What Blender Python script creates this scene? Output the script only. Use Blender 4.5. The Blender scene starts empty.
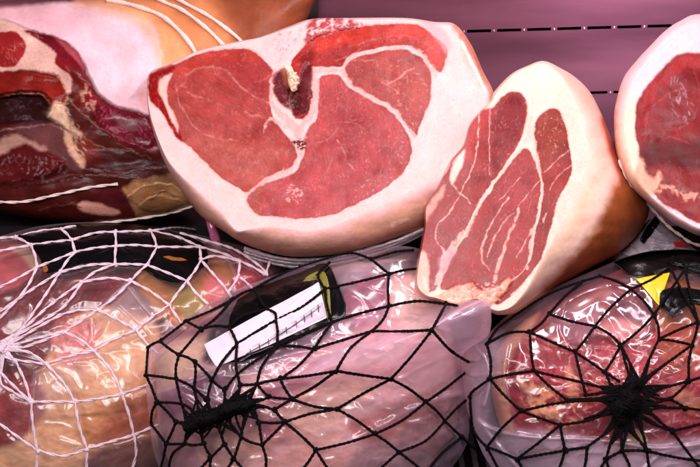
import bpy, math, random
import numpy as np
from mathutils import Vector, Matrix
from mathutils.bvhtree import BVHTree

random.seed(7)
RNG = np.random.default_rng(11)
C = bpy.context.scene.collection
PI = math.pi
K = 0.62 / 700.0            # metres per photo pixel at one metre
PITCH = math.radians(22)

# ---------------------------------------------------------------- camera
scene = bpy.context.scene
cam_d = bpy.data.cameras.new("camera")
cam = bpy.data.objects.new("camera", cam_d)
C.objects.link(cam)
cam.location = (0, -1.0, 0.62)
cam.rotation_euler = (PI / 2 - PITCH, 0, 0)
cam_d.sensor_width = 36
cam_d.lens = 36 / 0.62
cam_d.clip_start = 0.02
cam_d.clip_end = 50
scene.camera = cam
MW = np.array(Matrix.Translation(cam.location) @ cam.rotation_euler.to_matrix().to_4x4())
R3, T3 = MW[:3, :3], MW[:3, 3]


def at(u, v, d):
    """a point on the sight line of photo point (u, v), d metres away"""
    u, v, d = np.broadcast_arrays(np.asarray(u, float), np.asarray(v, float), np.asarray(d, float))
    p = np.stack([(u - 350) * K * d, (233.5 - v) * K * d, -d], -1)
    return p @ R3.T + T3


# ---------------------------------------------------------------- noise
_perm = RNG.permutation(512)
_g = RNG.random((512,)) * 2 * PI


def perlin(x, y, seed=0):
    x = np.asarray(x, float); y = np.asarray(y, float)
    xi = np.floor(x).astype(int); yi = np.floor(y).astype(int)
    xf, yf = x - xi, y - yi

    def gr(ix, iy, dx, dy):
        a = _g[_perm[(_perm[(ix + seed * 17) & 511] + iy) & 511]]
        return np.cos(a) * dx + np.sin(a) * dy
    sx = xf * xf * xf * (xf * (xf * 6 - 15) + 10)
    sy = yf * yf * yf * (yf * (yf * 6 - 15) + 10)
    a = gr(xi, yi, xf, yf); b = gr(xi + 1, yi, xf - 1, yf)
    c = gr(xi, yi + 1, xf, yf - 1); d = gr(xi + 1, yi + 1, xf - 1, yf - 1)
    return 1.5 * ((a + (b - a) * sx) + ((c + (d - c) * sx) - (a + (b - a) * sx)) * sy)


def fbm(x, y, o=4, seed=0):
    s = 0; a = 0.5
    for k in range(o):
        s = s + a * perlin(x, y, seed + k); x = x * 2.03 + 5.1; y = y * 2.03 + 3.7; a *= 0.5
    return s


def sstep(a, b, x):
    t = np.clip((x - a) / (b - a), 0, 1)
    return t * t * (3 - 2 * t)


def lin(c):
    c = np.array(c[:3], float) / 255
    return np.where(c <= 0.04045, c / 12.92, ((c + 0.055) / 1.055) ** 2.4)


# ---------------------------------------------------------------- outlines
def cr(pts, closed=True, n=6):
    P = np.array(pts, float); m = len(P); out = []
    for i in range(m if closed else m - 1):
        if closed:
            p0, p1, p2, p3 = P[i - 1], P[i], P[(i + 1) % m], P[(i + 2) % m]
        else:
            p0, p1, p2, p3 = P[max(i - 1, 0)], P[i], P[i + 1], P[min(i + 2, m - 1)]
        for t in np.arange(n) / n:
            out.append(0.5 * ((2 * p1) + (-p0 + p2) * t + (2 * p0 - 5 * p1 + 4 * p2 - p3) * t * t + (-p0 + 3 * p1 - 3 * p2 + p3) * t ** 3))
    if not closed:
        out.append(P[-1])
    return np.array(out)


def polar(pts, c, smooth=6):
    """dense outline as sorted (angle, radius, depth)"""
    D = cr(pts, True, smooth) if smooth else np.array(pts, float)
    # densify
    Q = []
    for i in range(len(D)):
        a, b = D[i], D[(i + 1) % len(D)]
        for t in np.arange(4 if smooth else 60) / (4 if smooth else 60):
            Q.append(a + (b - a) * t)
    D = np.array(Q)
    an = np.arctan2(D[:, 1] - c[1], D[:, 0] - c[0])
    r = np.hypot(D[:, 1] - c[1], D[:, 0] - c[0])
    o = np.argsort(an)
    an, r, D = an[o], r[o], D[o]
    an3 = np.concatenate([an - 2 * PI, an, an + 2 * PI])
    rr = np.tile(r, 3)
    dd = np.tile(D[:, 2], 3) if D.shape[1] > 2 else None
    return an3, rr, dd


def thetas(pol, n):
    """angles spaced evenly along the outline"""
    an, r, _ = pol
    th = np.linspace(-PI, PI, 4001)
    rad = np.interp(th, an, r)
    x, y = rad * np.cos(th), rad * np.sin(th)
    s = np.concatenate([[0], np.cumsum(np.hypot(np.diff(x), np.diff(y)))])
    return np.interp(np.linspace(0, s[-1], n, endpoint=False), s, th)


def sdf(poly, u, v):
    d2 = np.full(u.shape, 1e18); ins = np.zeros(u.shape, bool)
    m = len(poly)
    for i in range(m):
        ax, ay = poly[i]; bx, by = poly[(i + 1) % m]
        ex, ey = bx - ax, by - ay
        L = ex * ex + ey * ey + 1e-12
        t = np.clip(((u - ax) * ex + (v - ay) * ey) / L, 0, 1)
        d2 = np.minimum(d2, (u - ax - t * ex) ** 2 + (v - ay - t * ey) ** 2)
        if ay != by:
            cnd = ((ay > v) != (by > v)) & (u < (bx - ax) * (v - ay) / (by - ay) + ax)
            ins ^= cnd
    d = np.sqrt(d2)
    return np.where(ins, -d, d)


# ---------------------------------------------------------------- colour of the cut meat, kept per vertex
class Paint:
    def __init__(s, u, v, base, gloss=0.4, seed=0):
        s.u, s.v = u, v
        s.col = np.tile(lin(base), (len(u), 1)); s.h = np.zeros(len(u)); s.g = np.full(len(u), gloss)
        s.wu = fbm(u / 11 + seed, v / 11, 3, seed + 1) * 2 + perlin(u / 2.6, v / 2.6, seed + 5) * 0.25
        s.wv = fbm(u / 11, v / 11 + seed, 3, seed + 9) * 2 + perlin(u / 2.6, v / 2.6, seed + 7) * 0.25
        s.seed = seed
        k = fbm(u / 24, v / 24, 4, seed + 51); k2 = fbm(u / 16 + 9, v / 20, 4, seed + 57)
        s.col *= np.c_[1 + .06 * k, 1 + .10 * k + .10 * k2, 1 + .10 * k + .16 * k2]

    def _mix(s, m, a, col, h, g):
        s.col[m] = s.col[m] * (1 - a[:, None]) + (col if np.ndim(col) == 2 else lin(col)[None]) * a[:, None]
        if h is not None:
            s.h[m] = s.h[m] * (1 - a) + h * a
        if g is not None:
            s.g[m] = s.g[m] * (1 - a) + g * a

    def poly(s, pts, col, soft=1.0, warp=1.0, h=None, g=None, alpha=1.0, smooth=4, tone=0.19, fib=None, nz=None):
        P = cr(pts, True, smooth) if smooth else np.array(pts, float)
        mg = 4 + soft + 3 * warp
        m = np.where((s.u > P[:, 0].min() - mg) & (s.u < P[:, 0].max() + mg) & (s.v > P[:, 1].min() - mg) & (s.v < P[:, 1].max() + mg))[0]
        if not len(m):
            return
        u, v = s.u[m], s.v[m]
        d = sdf(P, u + warp * s.wu[m], v + warp * s.wv[m])
        a = sstep(soft, -soft, d) * alpha
        if nz is not None:
            a = a * sstep(nz[1], nz[1] + 0.25, fbm(u / nz[0], v / nz[0], 3, s.seed + 31) + 0.5)
        k = 1 + tone * 1.6 * fbm(u / 28, v / 28, 4, s.seed + 13)
        if fib is not None:
            ang = math.radians(fib)
            p = u * math.cos(ang) + v * math.sin(ang); q = -u * math.sin(ang) + v * math.cos(ang)
            k = k * (1 + 0.20 * perlin(p / 14, q / 1.7, s.seed + 21) + 0.10 * perlin(p / 6, q / 0.9, s.seed + 22))
        c = lin(col)[None] * np.clip(k, 0.4, 1.8)[:, None]
        s._mix(m, a, c, h, g)

    def stroke(s, pts, w, col, soft=0.7, warp=0.6, h=None, g=None, alpha=1.0, smooth=5):
        P = np.array(pts, float)
        if P.shape[1] == 2:
            P = np.c_[P, np.full(len(P), w)]
        if len(P) > 2 and smooth:
            P = cr(P, False, smooth)
        W = P[:, 2].max(); mg = W + soft + 3 * warp + 1
        m = np.where((s.u > P[:, 0].min() - mg) & (s.u < P[:, 0].max() + mg) & (s.v > P[:, 1].min() - mg) & (s.v < P[:, 1].max() + mg))[0]
        if not len(m):
            return
        u = s.u[m] + warp * s.wu[m]; v = s.v[m] + warp * s.wv[m]
        best = np.full(len(m), 1e9)
        for a, b in zip(P[:-1], P[1:]):
            e = b - a; L = e[0] ** 2 + e[1] ** 2 + 1e-12
            t = np.clip(((u - a[0]) * e[0] + (v - a[1]) * e[1]) / L, 0, 1)
            best = np.minimum(best, np.hypot(u - a[0] - t * e[0], v - a[1] - t * e[1]) - (a[2] + t * e[2]) / 2)
        nv = perlin(s.u[m] / 6.5, s.v[m] / 6.5, s.seed + 41); nf_ = perlin(s.u[m] / 2.2, s.v[m] / 2.2, s.seed + 43)
        best = best - W * (.22 * nv + .12 * nf_)
        a = sstep(soft, -soft, best) * alpha * np.clip(.82 + .45 * nv + .25 * nf_, .25, 1)
        s._mix(m, a, col, h, g)

    def reds(s, k):
        r = (s.col[:, 0] - s.col[:, 1]) / (s.col[:, 0] + 1e-6)
        f = 1 - k * sstep(.55, .82, r)
        s.col *= np.c_[f, f ** 1.1, f ** 1.05]

    def flecks(s, poly, n, col, length=(2, 7), w=(0.4, 1.1), ang=None, spread=40, alpha=(0.25, 0.7), seed=0, weight=None):
        rr = random.Random(seed * 91 + 5)
        P = cr(poly, True, 4)
        lo, hi = P.min(0), P.max(0); k = 0; tries = 0
        while k < n and tries < n * 20:
            tries += 1
            x, y = rr.uniform(lo[0], hi[0]), rr.uniform(lo[1], hi[1])
            if sdf(P, np.array([x]), np.array([y]))[0] > -1:
                continue
            if weight and rr.random() > weight(x, y):
                continue
            a = math.radians((ang(x, y) if callable(ang) else (ang if ang is not None else rr.uniform(0, 180))) + rr.gauss(0, spread))
            L = rr.uniform(*length) * .62
            b = a + rr.gauss(0, 0.3)
            x2, y2 = x + math.cos(a) * L, y + math.sin(a) * L
            x3, y3 = x2 + math.cos(b) * L * .7, y2 + math.sin(b) * L * .7
            s.stroke([(x, y, 0.3), (x2, y2, rr.uniform(*w)), (x3, y3, 0.2)], 1, col, soft=0.7, warp=0.5, alpha=rr.uniform(*alpha), smooth=2)
            k += 1


# ---------------------------------------------------------------- materials
def mat_new(name):
    m = bpy.data.materials.new(name); m.use_nodes = True
    n = m.node_tree.nodes; l = m.node_tree.links
    n.clear()
    o = n.new('ShaderNodeOutputMaterial')
    return m, n, l, o


def meat_material(name, bump=0.25, sss=0.12, grain=0.16, scale=420, spec=0.35, marb=0.0):
    m, n, l, o = mat_new(name)
    b = n.new('ShaderNodeBsdfPrincipled')
    at_ = n.new('ShaderNodeAttribute'); at_.attribute_name = 'Col'
    gl = n.new('ShaderNodeAttribute'); gl.attribute_name = 'Gloss'
    tc = n.new('ShaderNodeTexCoord')
    nz = n.new('ShaderNodeTexNoise'); nz.inputs['Scale'].default_value = scale; nz.inputs['Detail'].default_value = 4
    nz2 = n.new('ShaderNodeTexNoise'); nz2.inputs['Scale'].default_value = scale / 6; nz2.inputs['Detail'].default_value = 5
    l.new(tc.outputs['Object'], nz.inputs['Vector']); l.new(tc.outputs['Object'], nz2.inputs['Vector'])
    mr = n.new('ShaderNodeMapRange'); mr.inputs['From Min'].default_value = 0.3; mr.inputs['From Max'].default_value = 0.7
    mr.inputs['To Min'].default_value = 1 - grain; mr.inputs['To Max'].default_value = 1 + grain
    l.new(nz.outputs['Fac'], mr.inputs['Value'])
    mx = n.new('ShaderNodeVectorMath'); mx.operation = 'MULTIPLY'
    l.new(at_.outputs['Color'], mx.inputs[0]); l.new(mr.outputs[0], mx.inputs[1])
    # fine pale marbling between the fibres, only where the lean is
    mp = n.new('ShaderNodeMapping'); mp.inputs['Scale'].default_value = (760, 760, 210); mp.inputs['Rotation'].default_value = (.5, .6, .3)
    l.new(tc.outputs['Object'], mp.inputs['Vector'])
    nm = n.new('ShaderNodeTexNoise'); nm.inputs['Scale'].default_value = .62; nm.inputs['Detail'].default_value = 2.5; nm.inputs['Distortion'].default_value = .8
    l.new(mp.outputs[0], nm.inputs['Vector'])
    n3 = n.new('ShaderNodeTexNoise'); n3.inputs['Scale'].default_value = 75; n3.inputs['Detail'].default_value = 3
    l.new(tc.outputs['Object'], n3.inputs['Vector'])
    m3 = n.new('ShaderNodeMapRange'); m3.interpolation_type = 'SMOOTHSTEP'; m3.inputs['From Min'].default_value = .54; m3.inputs['From Max'].default_value = .72
    l.new(nm.outputs['Fac'], m3.inputs['Value'])
    m4 = n.new('ShaderNodeMapRange'); m4.inputs['From Min'].default_value = .38; m4.inputs['From Max'].default_value = .68; m4.inputs['To Max'].default_value = marb
    l.new(n3.outputs['Fac'], m4.inputs['Value'])
    mu = n.new('ShaderNodeMath'); mu.operation = 'MULTIPLY'; l.new(m3.outputs[0], mu.inputs[0]); l.new(m4.outputs[0], mu.inputs[1])
    mu2 = n.new('ShaderNodeMath'); mu2.operation = 'MULTIPLY'; l.new(mu.outputs[0], mu2.inputs[0]); l.new(at_.outputs['Alpha'], mu2.inputs[1])
    mz = n.new('ShaderNodeMix'); mz.data_type = 'RGBA'; mz.inputs['B'].default_value = (.62, .25, .22, 1)
    l.new(mu2.outputs[0], mz.inputs['Factor']); l.new(mx.outputs[0], mz.inputs['A'])
    # slow change of tone
    m5 = n.new('ShaderNodeMapRange'); m5.inputs['From Min'].default_value = .3; m5.inputs['From Max'].default_value = .7; m5.inputs['To Min'].default_value = .80; m5.inputs['To Max'].default_value = 1.14
    l.new(nz2.outputs['Fac'], m5.inputs['Value'])
    m6 = n.new('ShaderNodeMix'); m6.data_type = 'FLOAT'; m6.inputs['A'].default_value = 1
    l.new(at_.outputs['Alpha'], m6.inputs['Factor']); l.new(m5.outputs[0], m6.inputs['B'])
    m7 = n.new('ShaderNodeVectorMath'); m7.operation = 'SCALE'
    l.new(mz.outputs['Result'], m7.inputs[0]); l.new(m6.outputs['Result'], m7.inputs['Scale'])
    l.new(m7.outputs[0], b.inputs['Base Color'])
    ad = n.new('ShaderNodeMath'); ad.operation = 'MULTIPLY_ADD'; ad.inputs[1].default_value = 0.5; ad.inputs[2].default_value = -0.25
    l.new(nz2.outputs['Fac'], ad.inputs[0])
    ad2 = n.new('ShaderNodeMath'); ad2.operation = 'ADD'; ad2.use_clamp = True
    l.new(gl.outputs['Fac'], ad2.inputs[0]); l.new(ad.outputs[0], ad2.inputs[1])
    l.new(ad2.outputs[0], b.inputs['Roughness'])
    bp = n.new('ShaderNodeBump'); bp.inputs['Strength'].default_value = bump; bp.inputs['Distance'].default_value = 0.0012
    av = n.new('ShaderNodeMath'); av.operation = 'ADD'
    l.new(nz.outputs['Fac'], av.inputs[0]); l.new(nz2.outputs['Fac'], av.inputs[1])
    l.new(av.outputs[0], bp.inputs['Height']); l.new(bp.outputs[0], b.inputs['Normal'])
    b.inputs['Subsurface Weight'].default_value = sss
    b.inputs['Subsurface Radius'].default_value = (1.0, 0.35, 0.25)
    b.inputs['Subsurface Scale'].default_value = 0.006
    b.inputs['IOR'].default_value = 1.42
    b.inputs['Specular IOR Level'].default_value = spec
    l.new(b.outputs[0], o.inputs[0])
    return m


def film_material(name, tint, milk, rough=0.07, bump=0.5, scale=60, gloss_gain=1.0, darkfilm=(0.985, 0.955, 0.98), edge=0.16, cap=0.2):
    """thin clear film: lets light through, mirrors a little, a little milky where attribute Milk says so"""
    m, n, l, o = mat_new(name)
    tr = n.new('ShaderNodeBsdfTransparent'); tr.inputs[0].default_value = (*darkfilm, 1)
    df = n.new('ShaderNodeBsdfDiffuse'); df.inputs[0].default_value = (*tint, 1)
    tl = n.new('ShaderNodeBsdfTranslucent'); tl.inputs[0].default_value = (*tint, 1)
    gs = n.new('ShaderNodeBsdfGlossy'); gs.inputs['Roughness'].default_value = rough
    gs.inputs[0].default_value = (1, 1, 1, 1)
    tc = n.new('ShaderNodeTexCoord')
    nz = n.new('ShaderNodeTexNoise'); nz.inputs['Scale'].default_value = scale; nz.inputs['Detail'].default_value = 1.2; nz.inputs['Distortion'].default_value = 1.2
    l.new(tc.outputs['Object'], nz.inputs['Vector'])
    bp = n.new('ShaderNodeBump'); bp.inputs['Strength'].default_value = bump; bp.inputs['Distance'].default_value = 0.006
    l.new(nz.outputs['Fac'], bp.inputs['Height'])
    l.new(bp.outputs[0], gs.inputs['Normal'])
    ml = n.new('ShaderNodeAttribute'); ml.attribute_name = 'Milk'
    mm = n.new('ShaderNodeMath'); mm.operation = 'MULTIPLY'; mm.inputs[1].default_value = milk; mm.use_clamp = True
    l.new(ml.outputs['Fac'], mm.inputs[0])
    dd = n.new('ShaderNodeMixShader'); dd.inputs[0].default_value = 0.4
    l.new(df.outputs[0], dd.inputs[1]); l.new(tl.outputs[0], dd.inputs[2])
    lw = n.new('ShaderNodeLayerWeight'); lw.inputs['Blend'].default_value = 0.5
    pw = n.new('ShaderNodeMath'); pw.operation = 'POWER'; pw.inputs[1].default_value = 2.2
    l.new(lw.outputs['Facing'], pw.inputs[0])
    eg = n.new('ShaderNodeMath'); eg.operation = 'MULTIPLY_ADD'; eg.inputs[1].default_value = edge; eg.use_clamp = True
    l.new(pw.outputs[0], eg.inputs[0]); l.new(mm.outputs[0], eg.inputs[2])
    m1 = n.new('ShaderNodeMixShader')
    l.new(eg.outputs[0], m1.inputs[0]); l.new(tr.outputs[0], m1.inputs[1]); l.new(dd.outputs[0], m1.inputs[2])
    fr = n.new('ShaderNodeFresnel'); fr.inputs['IOR'].default_value = 1.5
    l.new(bp.outputs[0], fr.inputs['Normal'])
    fg = n.new('ShaderNodeMath'); fg.operation = 'MULTIPLY'; fg.inputs[1].default_value = gloss_gain; fg.use_clamp = True
    l.new(fr.outputs[0], fg.inputs[0])
    cp = n.new('ShaderNodeMath'); cp.operation = 'MINIMUM'; cp.inputs[1].default_value = cap
    l.new(fg.outputs[0], cp.inputs[0])
    m2 = n.new('ShaderNodeMixShader')
    l.new(cp.outputs[0], m2.inputs[0]); l.new(m1.outputs[0], m2.inputs[1]); l.new(gs.outputs[0], m2.inputs[2])
    l.new(m2.outputs[0], o.inputs[0])
    return m


def plain(name, col, rough=0.5, metal=0.0, noise=0.15, nscale=200, bump=0.1, coat=0.0, bdist=0.001, spec=0.5):
    m, n, l, o = mat_new(name)
    b = n.new('ShaderNodeBsdfPrincipled')
    tc = n.new('ShaderNodeTexCoord')
    nz = n.new('ShaderNodeTexNoise'); nz.inputs['Scale'].default_value = nscale; nz.inputs['Detail'].default_value = 4
    l.new(tc.outputs['Object'], nz.inputs['Vector'])
    mr = n.new('ShaderNodeMapRange'); mr.inputs['From Min'].default_value = 0.3; mr.inputs['From Max'].default_value = 0.7
    mr.inputs['To Min'].default_value = 1 - noise; mr.inputs['To Max'].default_value = 1 + noise
    l.new(nz.outputs['Fac'], mr.inputs['Value'])
    mx = n.new('ShaderNodeVectorMath'); mx.operation = 'MULTIPLY'
    mx.inputs[0].default_value = tuple(lin(col)); l.new(mr.outputs[0], mx.inputs[1])
    l.new(mx.outputs[0], b.inputs['Base Color'])
    b.inputs['Roughness'].default_value = rough; b.inputs['Metallic'].default_value = metal
    b.inputs['Specular IOR Level'].default_value = spec; b.inputs['Coat Weight'].default_value = coat; b.inputs['Coat Roughness'].default_value = 0.08
    bp = n.new('ShaderNodeBump'); bp.inputs['Strength'].default_value = bump; bp.inputs['Distance'].default_value = bdist
    l.new(nz.outputs['Fac'], bp.inputs['Height']); l.new(bp.outputs[0], b.inputs['Normal'])
    l.new(b.outputs[0], o.inputs[0])
    return m


M_FACE = meat_material('cut_meat', bump=0.10, sss=0.10, grain=0.09, marb=0.4)
M_LEAN = meat_material('aged_lean_meat', bump=0.2, sss=0.08, grain=0.12, spec=.24)
M_RIND = meat_material('pork_rind', bump=0.3, sss=0.15, grain=0.06, scale=260)
M_PACK = meat_material('packed_meat', bump=0.12, sss=0.05, grain=0.05, marb=.35, scale=300)
M_FILM = film_material('clear_film', (0.95, 0.70, 0.90), 1.0, rough=0.21, bump=0.03, scale=18, gloss_gain=1.5, darkfilm=(0.985, 0.94, 0.975))
M_FILM_PALE = film_material('clear_film', (0.86, 0.70, 0.76), 1.0, rough=0.2, bump=0.02, scale=14, gloss_gain=1.2)
M_FILM_TIGHT = film_material('tight_film', (0.8, 0.62, 0.78), 1.0, rough=0.16, bump=0.04, scale=16, gloss_gain=1.2)
M_FILM_DULL = film_material('film_strip', (0.75, 0.68, 0.74), 1.0, rough=0.12, bump=0.4, scale=90, gloss_gain=1.8)
M_BLACKNET = plain('black_net_cord', (6, 4, 7), 0.9, spec=0.15, noise=0.3, nscale=900, bump=0.5)
M_WHITENET = plain('white_net_cord', (222, 200, 212), 0.6, noise=0.1, nscale=900, bump=0.5)
M_STRING = plain('white_butcher_string', (232, 212, 204), 0.7, noise=0.1, nscale=900, bump=0.6)
M_BLACK = plain('black_printed_film', (7, 6, 8), 0.25, noise=0.2, nscale=45, bump=0.5, spec=0.35, bdist=0.004)
M_YELLOW = plain('yellow_printed_film', (235, 190, 20), 0.3, noise=0.05, nscale=90, bump=0.4, coat=0.5)
M_OLIVE = plain('olive_printed_film', (116, 112, 40), 0.4, noise=0.1, nscale=90, bump=0.3)
M_GOLD = plain('gold_printed_film', (150, 90, 30), 0.35, noise=0.2, nscale=90, bump=0.3)
M_PAPER = plain('white_sticker_paper', (222, 200, 212), 0.45, noise=0.04, nscale=60, bump=0.15)
M_GREYPAPER = plain('pale_grey_sticker_paper', (186, 174, 190), 0.45, noise=0.04, nscale=60, bump=0.1)
M_INK = plain('dark_print', (62, 52, 66), 0.6)
M_BONE = plain('bone', (232, 205, 176), 0.5, noise=0.15, nscale=260, bump=0.6)
M_RED = plain('red_tag_film', (200, 40, 35), 0.35)


# ---------------------------------------------------------------- objects
def tag(o, label=None, cat=None, group=None, kind=None):
    if label: o['label'] = label
    if cat: o['category'] = cat
    if group: o['group'] = group
    if kind: o['kind'] = kind
    return o


def thing(name, loc, label, cat, group=None):
    o = bpy.data.objects.new(name, None); C.objects.link(o)
    o.location = loc; o.empty_display_size = 0.02
    return tag(o, label, cat, group)


def make(name, V, F, mat, parent=None, col=None, gloss=None, milk=None, normals=None, smooth=True):
    V = np.asarray(V, float)
    # world offset of the chain of parents
    off = np.zeros(3); p = parent
    while p is not None:
        off += np.array(p.location); p = p.parent
    me = bpy.data.meshes.new(name)
    me.from_pydata((V - off).tolist(), [], F if isinstance(F, list) else F.tolist())
    if col is not None:
        a = me.attributes.new('Col', 'FLOAT_COLOR', 'POINT')
        a.data.foreach_set('color', np.c_[col, sstep(.62, .85, (col[:, 0] - col[:, 1]) / (col[:, 0] + 1e-6))].astype(np.float32).ravel())
    if gloss is not None:
        a = me.attributes.new('Gloss', 'FLOAT', 'POINT'); a.data.foreach_set('value', np.asarray(gloss, np.float32))
    if milk is not None:
        a = me.attributes.new('Milk', 'FLOAT', 'POINT'); a.data.foreach_set('value', np.asarray(milk, np.float32))
    if smooth:
        me.polygons.foreach_set('use_smooth', [True] * len(me.polygons))
    me.update()
    if normals is not None:
        me.normals_split_custom_set_from_vertices(normals.tolist())
    me.materials.append(mat)
    o = bpy.data.objects.new(name, me); C.objects.link(o)
    if parent is not None: o.parent = parent
    return o


def ring_faces(nr, nt, base=0):
    i = np.arange(nr - 1)[:, None]; j = np.arange(nt)[None]
    a = base + i * nt + j; b = base + i * nt + (j + 1) % nt
    return np.stack([a, a + nt, b + nt, b], -1).reshape(-1, 4)


def vnormals(V, F):
    me = bpy.data.meshes.new('tmp'); me.from_pydata(V.tolist(), [], F.tolist()); me.update()
    n = np.zeros(len(V) * 3, np.float32); me.vertex_normals.foreach_get('vector', n)
    bpy.data.meshes.remove(me)
    return n.reshape(-1, 3)


def split(parent, V, F, cols, gloss, sel, names, mats):
    """one closed skin cut into two parts that share the seam"""
    N = vnormals(V, F)
    res = []
    for s, nm, mt in ((sel, names[0], mats[0]), (~sel, names[1], mats[1])):
        f = F[s]; used, inv = np.unique(f, return_inverse=True)
        res.append(make(nm, V[used], inv.reshape(f.shape), mt, parent, cols[used], gloss[used], normals=N[used]))
    return res


def loft_cut(F, S, c, plane, R, L, cb, nt=800, nf=220, nr=40, nb=40, Lpow=1.0):
    """cut joint: flat cut face out to F, rounded edge out to S, body closing L behind at cb"""
    pf, ps = polar(F, c), polar(S, c)
    th = thetas(pf, nt)
    rf, rs = np.interp(th, pf[0], pf[1]), np.interp(th, ps[0], ps[1])
    rs = np.maximum(rs, rf + 0.4)
    cs, sn = np.cos(th), np.sin(th)
    U, Vv, D, Z = [], [], [], []
    for r in np.concatenate([[0.0015], np.linspace(0, 1, nf)[1:]]):
        u = c[0] + cs * rf * r; v = c[1] + sn * rf * r
        U.append(u); Vv.append(v); D.append(plane(u, v)); Z.append(np.full(nt, r - 1))
    d0 = plane(c[0] + cs * rf, c[1] + sn * rf)
    for t in np.linspace(0, 1, nr + 1)[1:]:
        rr = rf + (rs - rf) * math.sin(t * PI / 2)
        U.append(c[0] + cs * rr); Vv.append(c[1] + sn * rr); D.append(d0 + R * (1 - math.cos(t * PI / 2))); Z.append(np.full(nt, t))
    su, sv = U[-1], Vv[-1]; sd = D[-1]
    dm = sd.mean()
    for t in np.linspace(0, 1, nb + 1)[1:]:
        k = 1 - math.cos(t * PI / 2); k = min(k, 0.999)
        U.append(su + (cb[0] - su) * k); Vv.append(sv + (cb[1] - sv) * k)
        D.append(sd * (1 - k) + dm * k + L * math.sin(t * PI / 2)); Z.append(np.full(nt, 1 + t))
    n = len(U)
    return np.concatenate(U), np.concatenate(Vv), np.concatenate(D), np.concatenate(Z), ring_faces(n, nt), n, nt


def inflate(S, c, H, Hb, nt=500, nf=150, nb=30, p=1.0, dc=None):
    """closed lump whose outline is S (u, v, depth), bulging H forward and Hb back"""
    ps = polar(S, c); th = thetas(ps, nt)
    rs, ds = np.interp(th, ps[0], ps[1]), np.interp(th, ps[0], ps[2])
    cs, sn = np.cos(th), np.sin(th); dm = ds.mean() if dc is None else dc
    U, Vv, D, Z = [], [], [], []
    for ph in np.linspace(0.001, PI / 2, nf):
        r = math.sin(ph)
        U.append(c[0] + cs * rs * r); Vv.append(c[1] + sn * rs * r)
        D.append(dm * (1 - r) + ds * r - H * math.cos(ph) ** p); Z.append(np.full(nt, r - 1))
    for ph in np.linspace(PI / 2, 0.001, nb + 1)[1:]:
        r = math.sin(ph)
        U.append(c[0] + cs * rs * r); Vv.append(c[1] + sn * rs * r)
        D.append(dm * (1 - r) + ds * r + Hb * math.cos(ph)); Z.append(np.full(nt, 2 - r))
    n = len(U)
    return np.concatenate(U), np.concatenate(Vv), np.concatenate(D), np.concatenate(Z), ring_faces(n, nt), n, nt


def bvh_of(V, F):
    return BVHTree.FromPolygons([tuple(x) for x in V], [tuple(x) for x in F])


def cast(bvh, u, v, default, wrap=0.0):
    """depth of a surface along sight lines"""
    out = np.full(len(u), np.nan)
    org = Vector(T3)
    P = at(u, v, np.ones(len(u)))
    for i, p in enumerate(P):
        dr = Vector(p) - org; L = dr.length
        hit = bvh.ray_cast(org, dr.normalized())
        if hit[0] is not None:
            out[i] = hit[3] / L
    bad = np.isnan(out)
    if bad.all():
        out[:] = default
    elif bad.any():
        good = np.where(~bad)[0]
        idx = np.interp(np.where(bad)[0], good, out[good])
        if wrap:
            w = np.where(bad)[0]; far = np.min(np.abs(w[:, None] - good[None]), 1)
            idx = idx + wrap * far * ((w < good[0]) | (w > good[-1]))
        out[bad] = idx
    return out


def tubes(lines, r, sides=6, ply=1, pitch=0.006, seed=0):
    """cord along world polylines; ply 2 twists two strands"""
    VV, FF = [], []; base = 0
    view = R3 @ np.array([0, 0, 1.0])
    rng = np.random.default_rng(seed)
    for P in lines:
        P = np.asarray(P, float)
        if len(P) < 2: continue
        t = np.gradient(P, axis=0); t /= np.linalg.norm(t, axis=1)[:, None] + 1e-12
        n1 = np.cross(t, view); n1 /= np.linalg.norm(n1, axis=1)[:, None] + 1e-9
        n2 = np.cross(t, n1)
        s = np.concatenate([[0], np.cumsum(np.linalg.norm(np.diff(P, axis=0), axis=1))])
        ph0 = rng.random() * 6.28
        for k in range(ply):
            if ply > 1:
                a = s / pitch * 2 * PI + ph0 + k * 2 * PI / ply
                Q = P + (n1 * np.cos(a)[:, None] + n2 * np.sin(a)[:, None]) * r * 0.5
                rr = r * (.7 + .05 * rng.standard_normal(len(P)))
            else:
                Q = P; rr = r * (1 + 0.16 * np.sin(s / pitch * 2 * PI + ph0) + 0.06 * rng.standard_normal(len(P)))
            an = np.arange(sides) / sides * 2 * PI
            ring = Q[:, None] + rr[:, None, None] * (n1[:, None] * np.cos(an)[None, :, None] + n2[:, None] * np.sin(an)[None, :, None])
            m = len(P)
            VV.append(ring.reshape(-1, 3)); FF.append(ring_faces(m, sides, base)); base += m * sides
    return np.concatenate(VV), np.concatenate(FF)


def ball(p, r, seed, nu=8, nv=6):
    rng = np.random.default_rng(seed)
    V, F = [], []
    sc = rng.uniform(0.75, 1.25, 3)
    for i in range(nv + 1):
        for j in range(nu):
            a, b = PI * i / nv, 2 * PI * j / nu
            q = np.array([math.sin(a) * math.cos(b), math.sin(a) * math.sin(b), math.cos(a)]) * sc * r * rng.uniform(0.85, 1.1)
            V.append(p + q)
    return np.array(V), ring_faces(nv + 1, nu)


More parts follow.
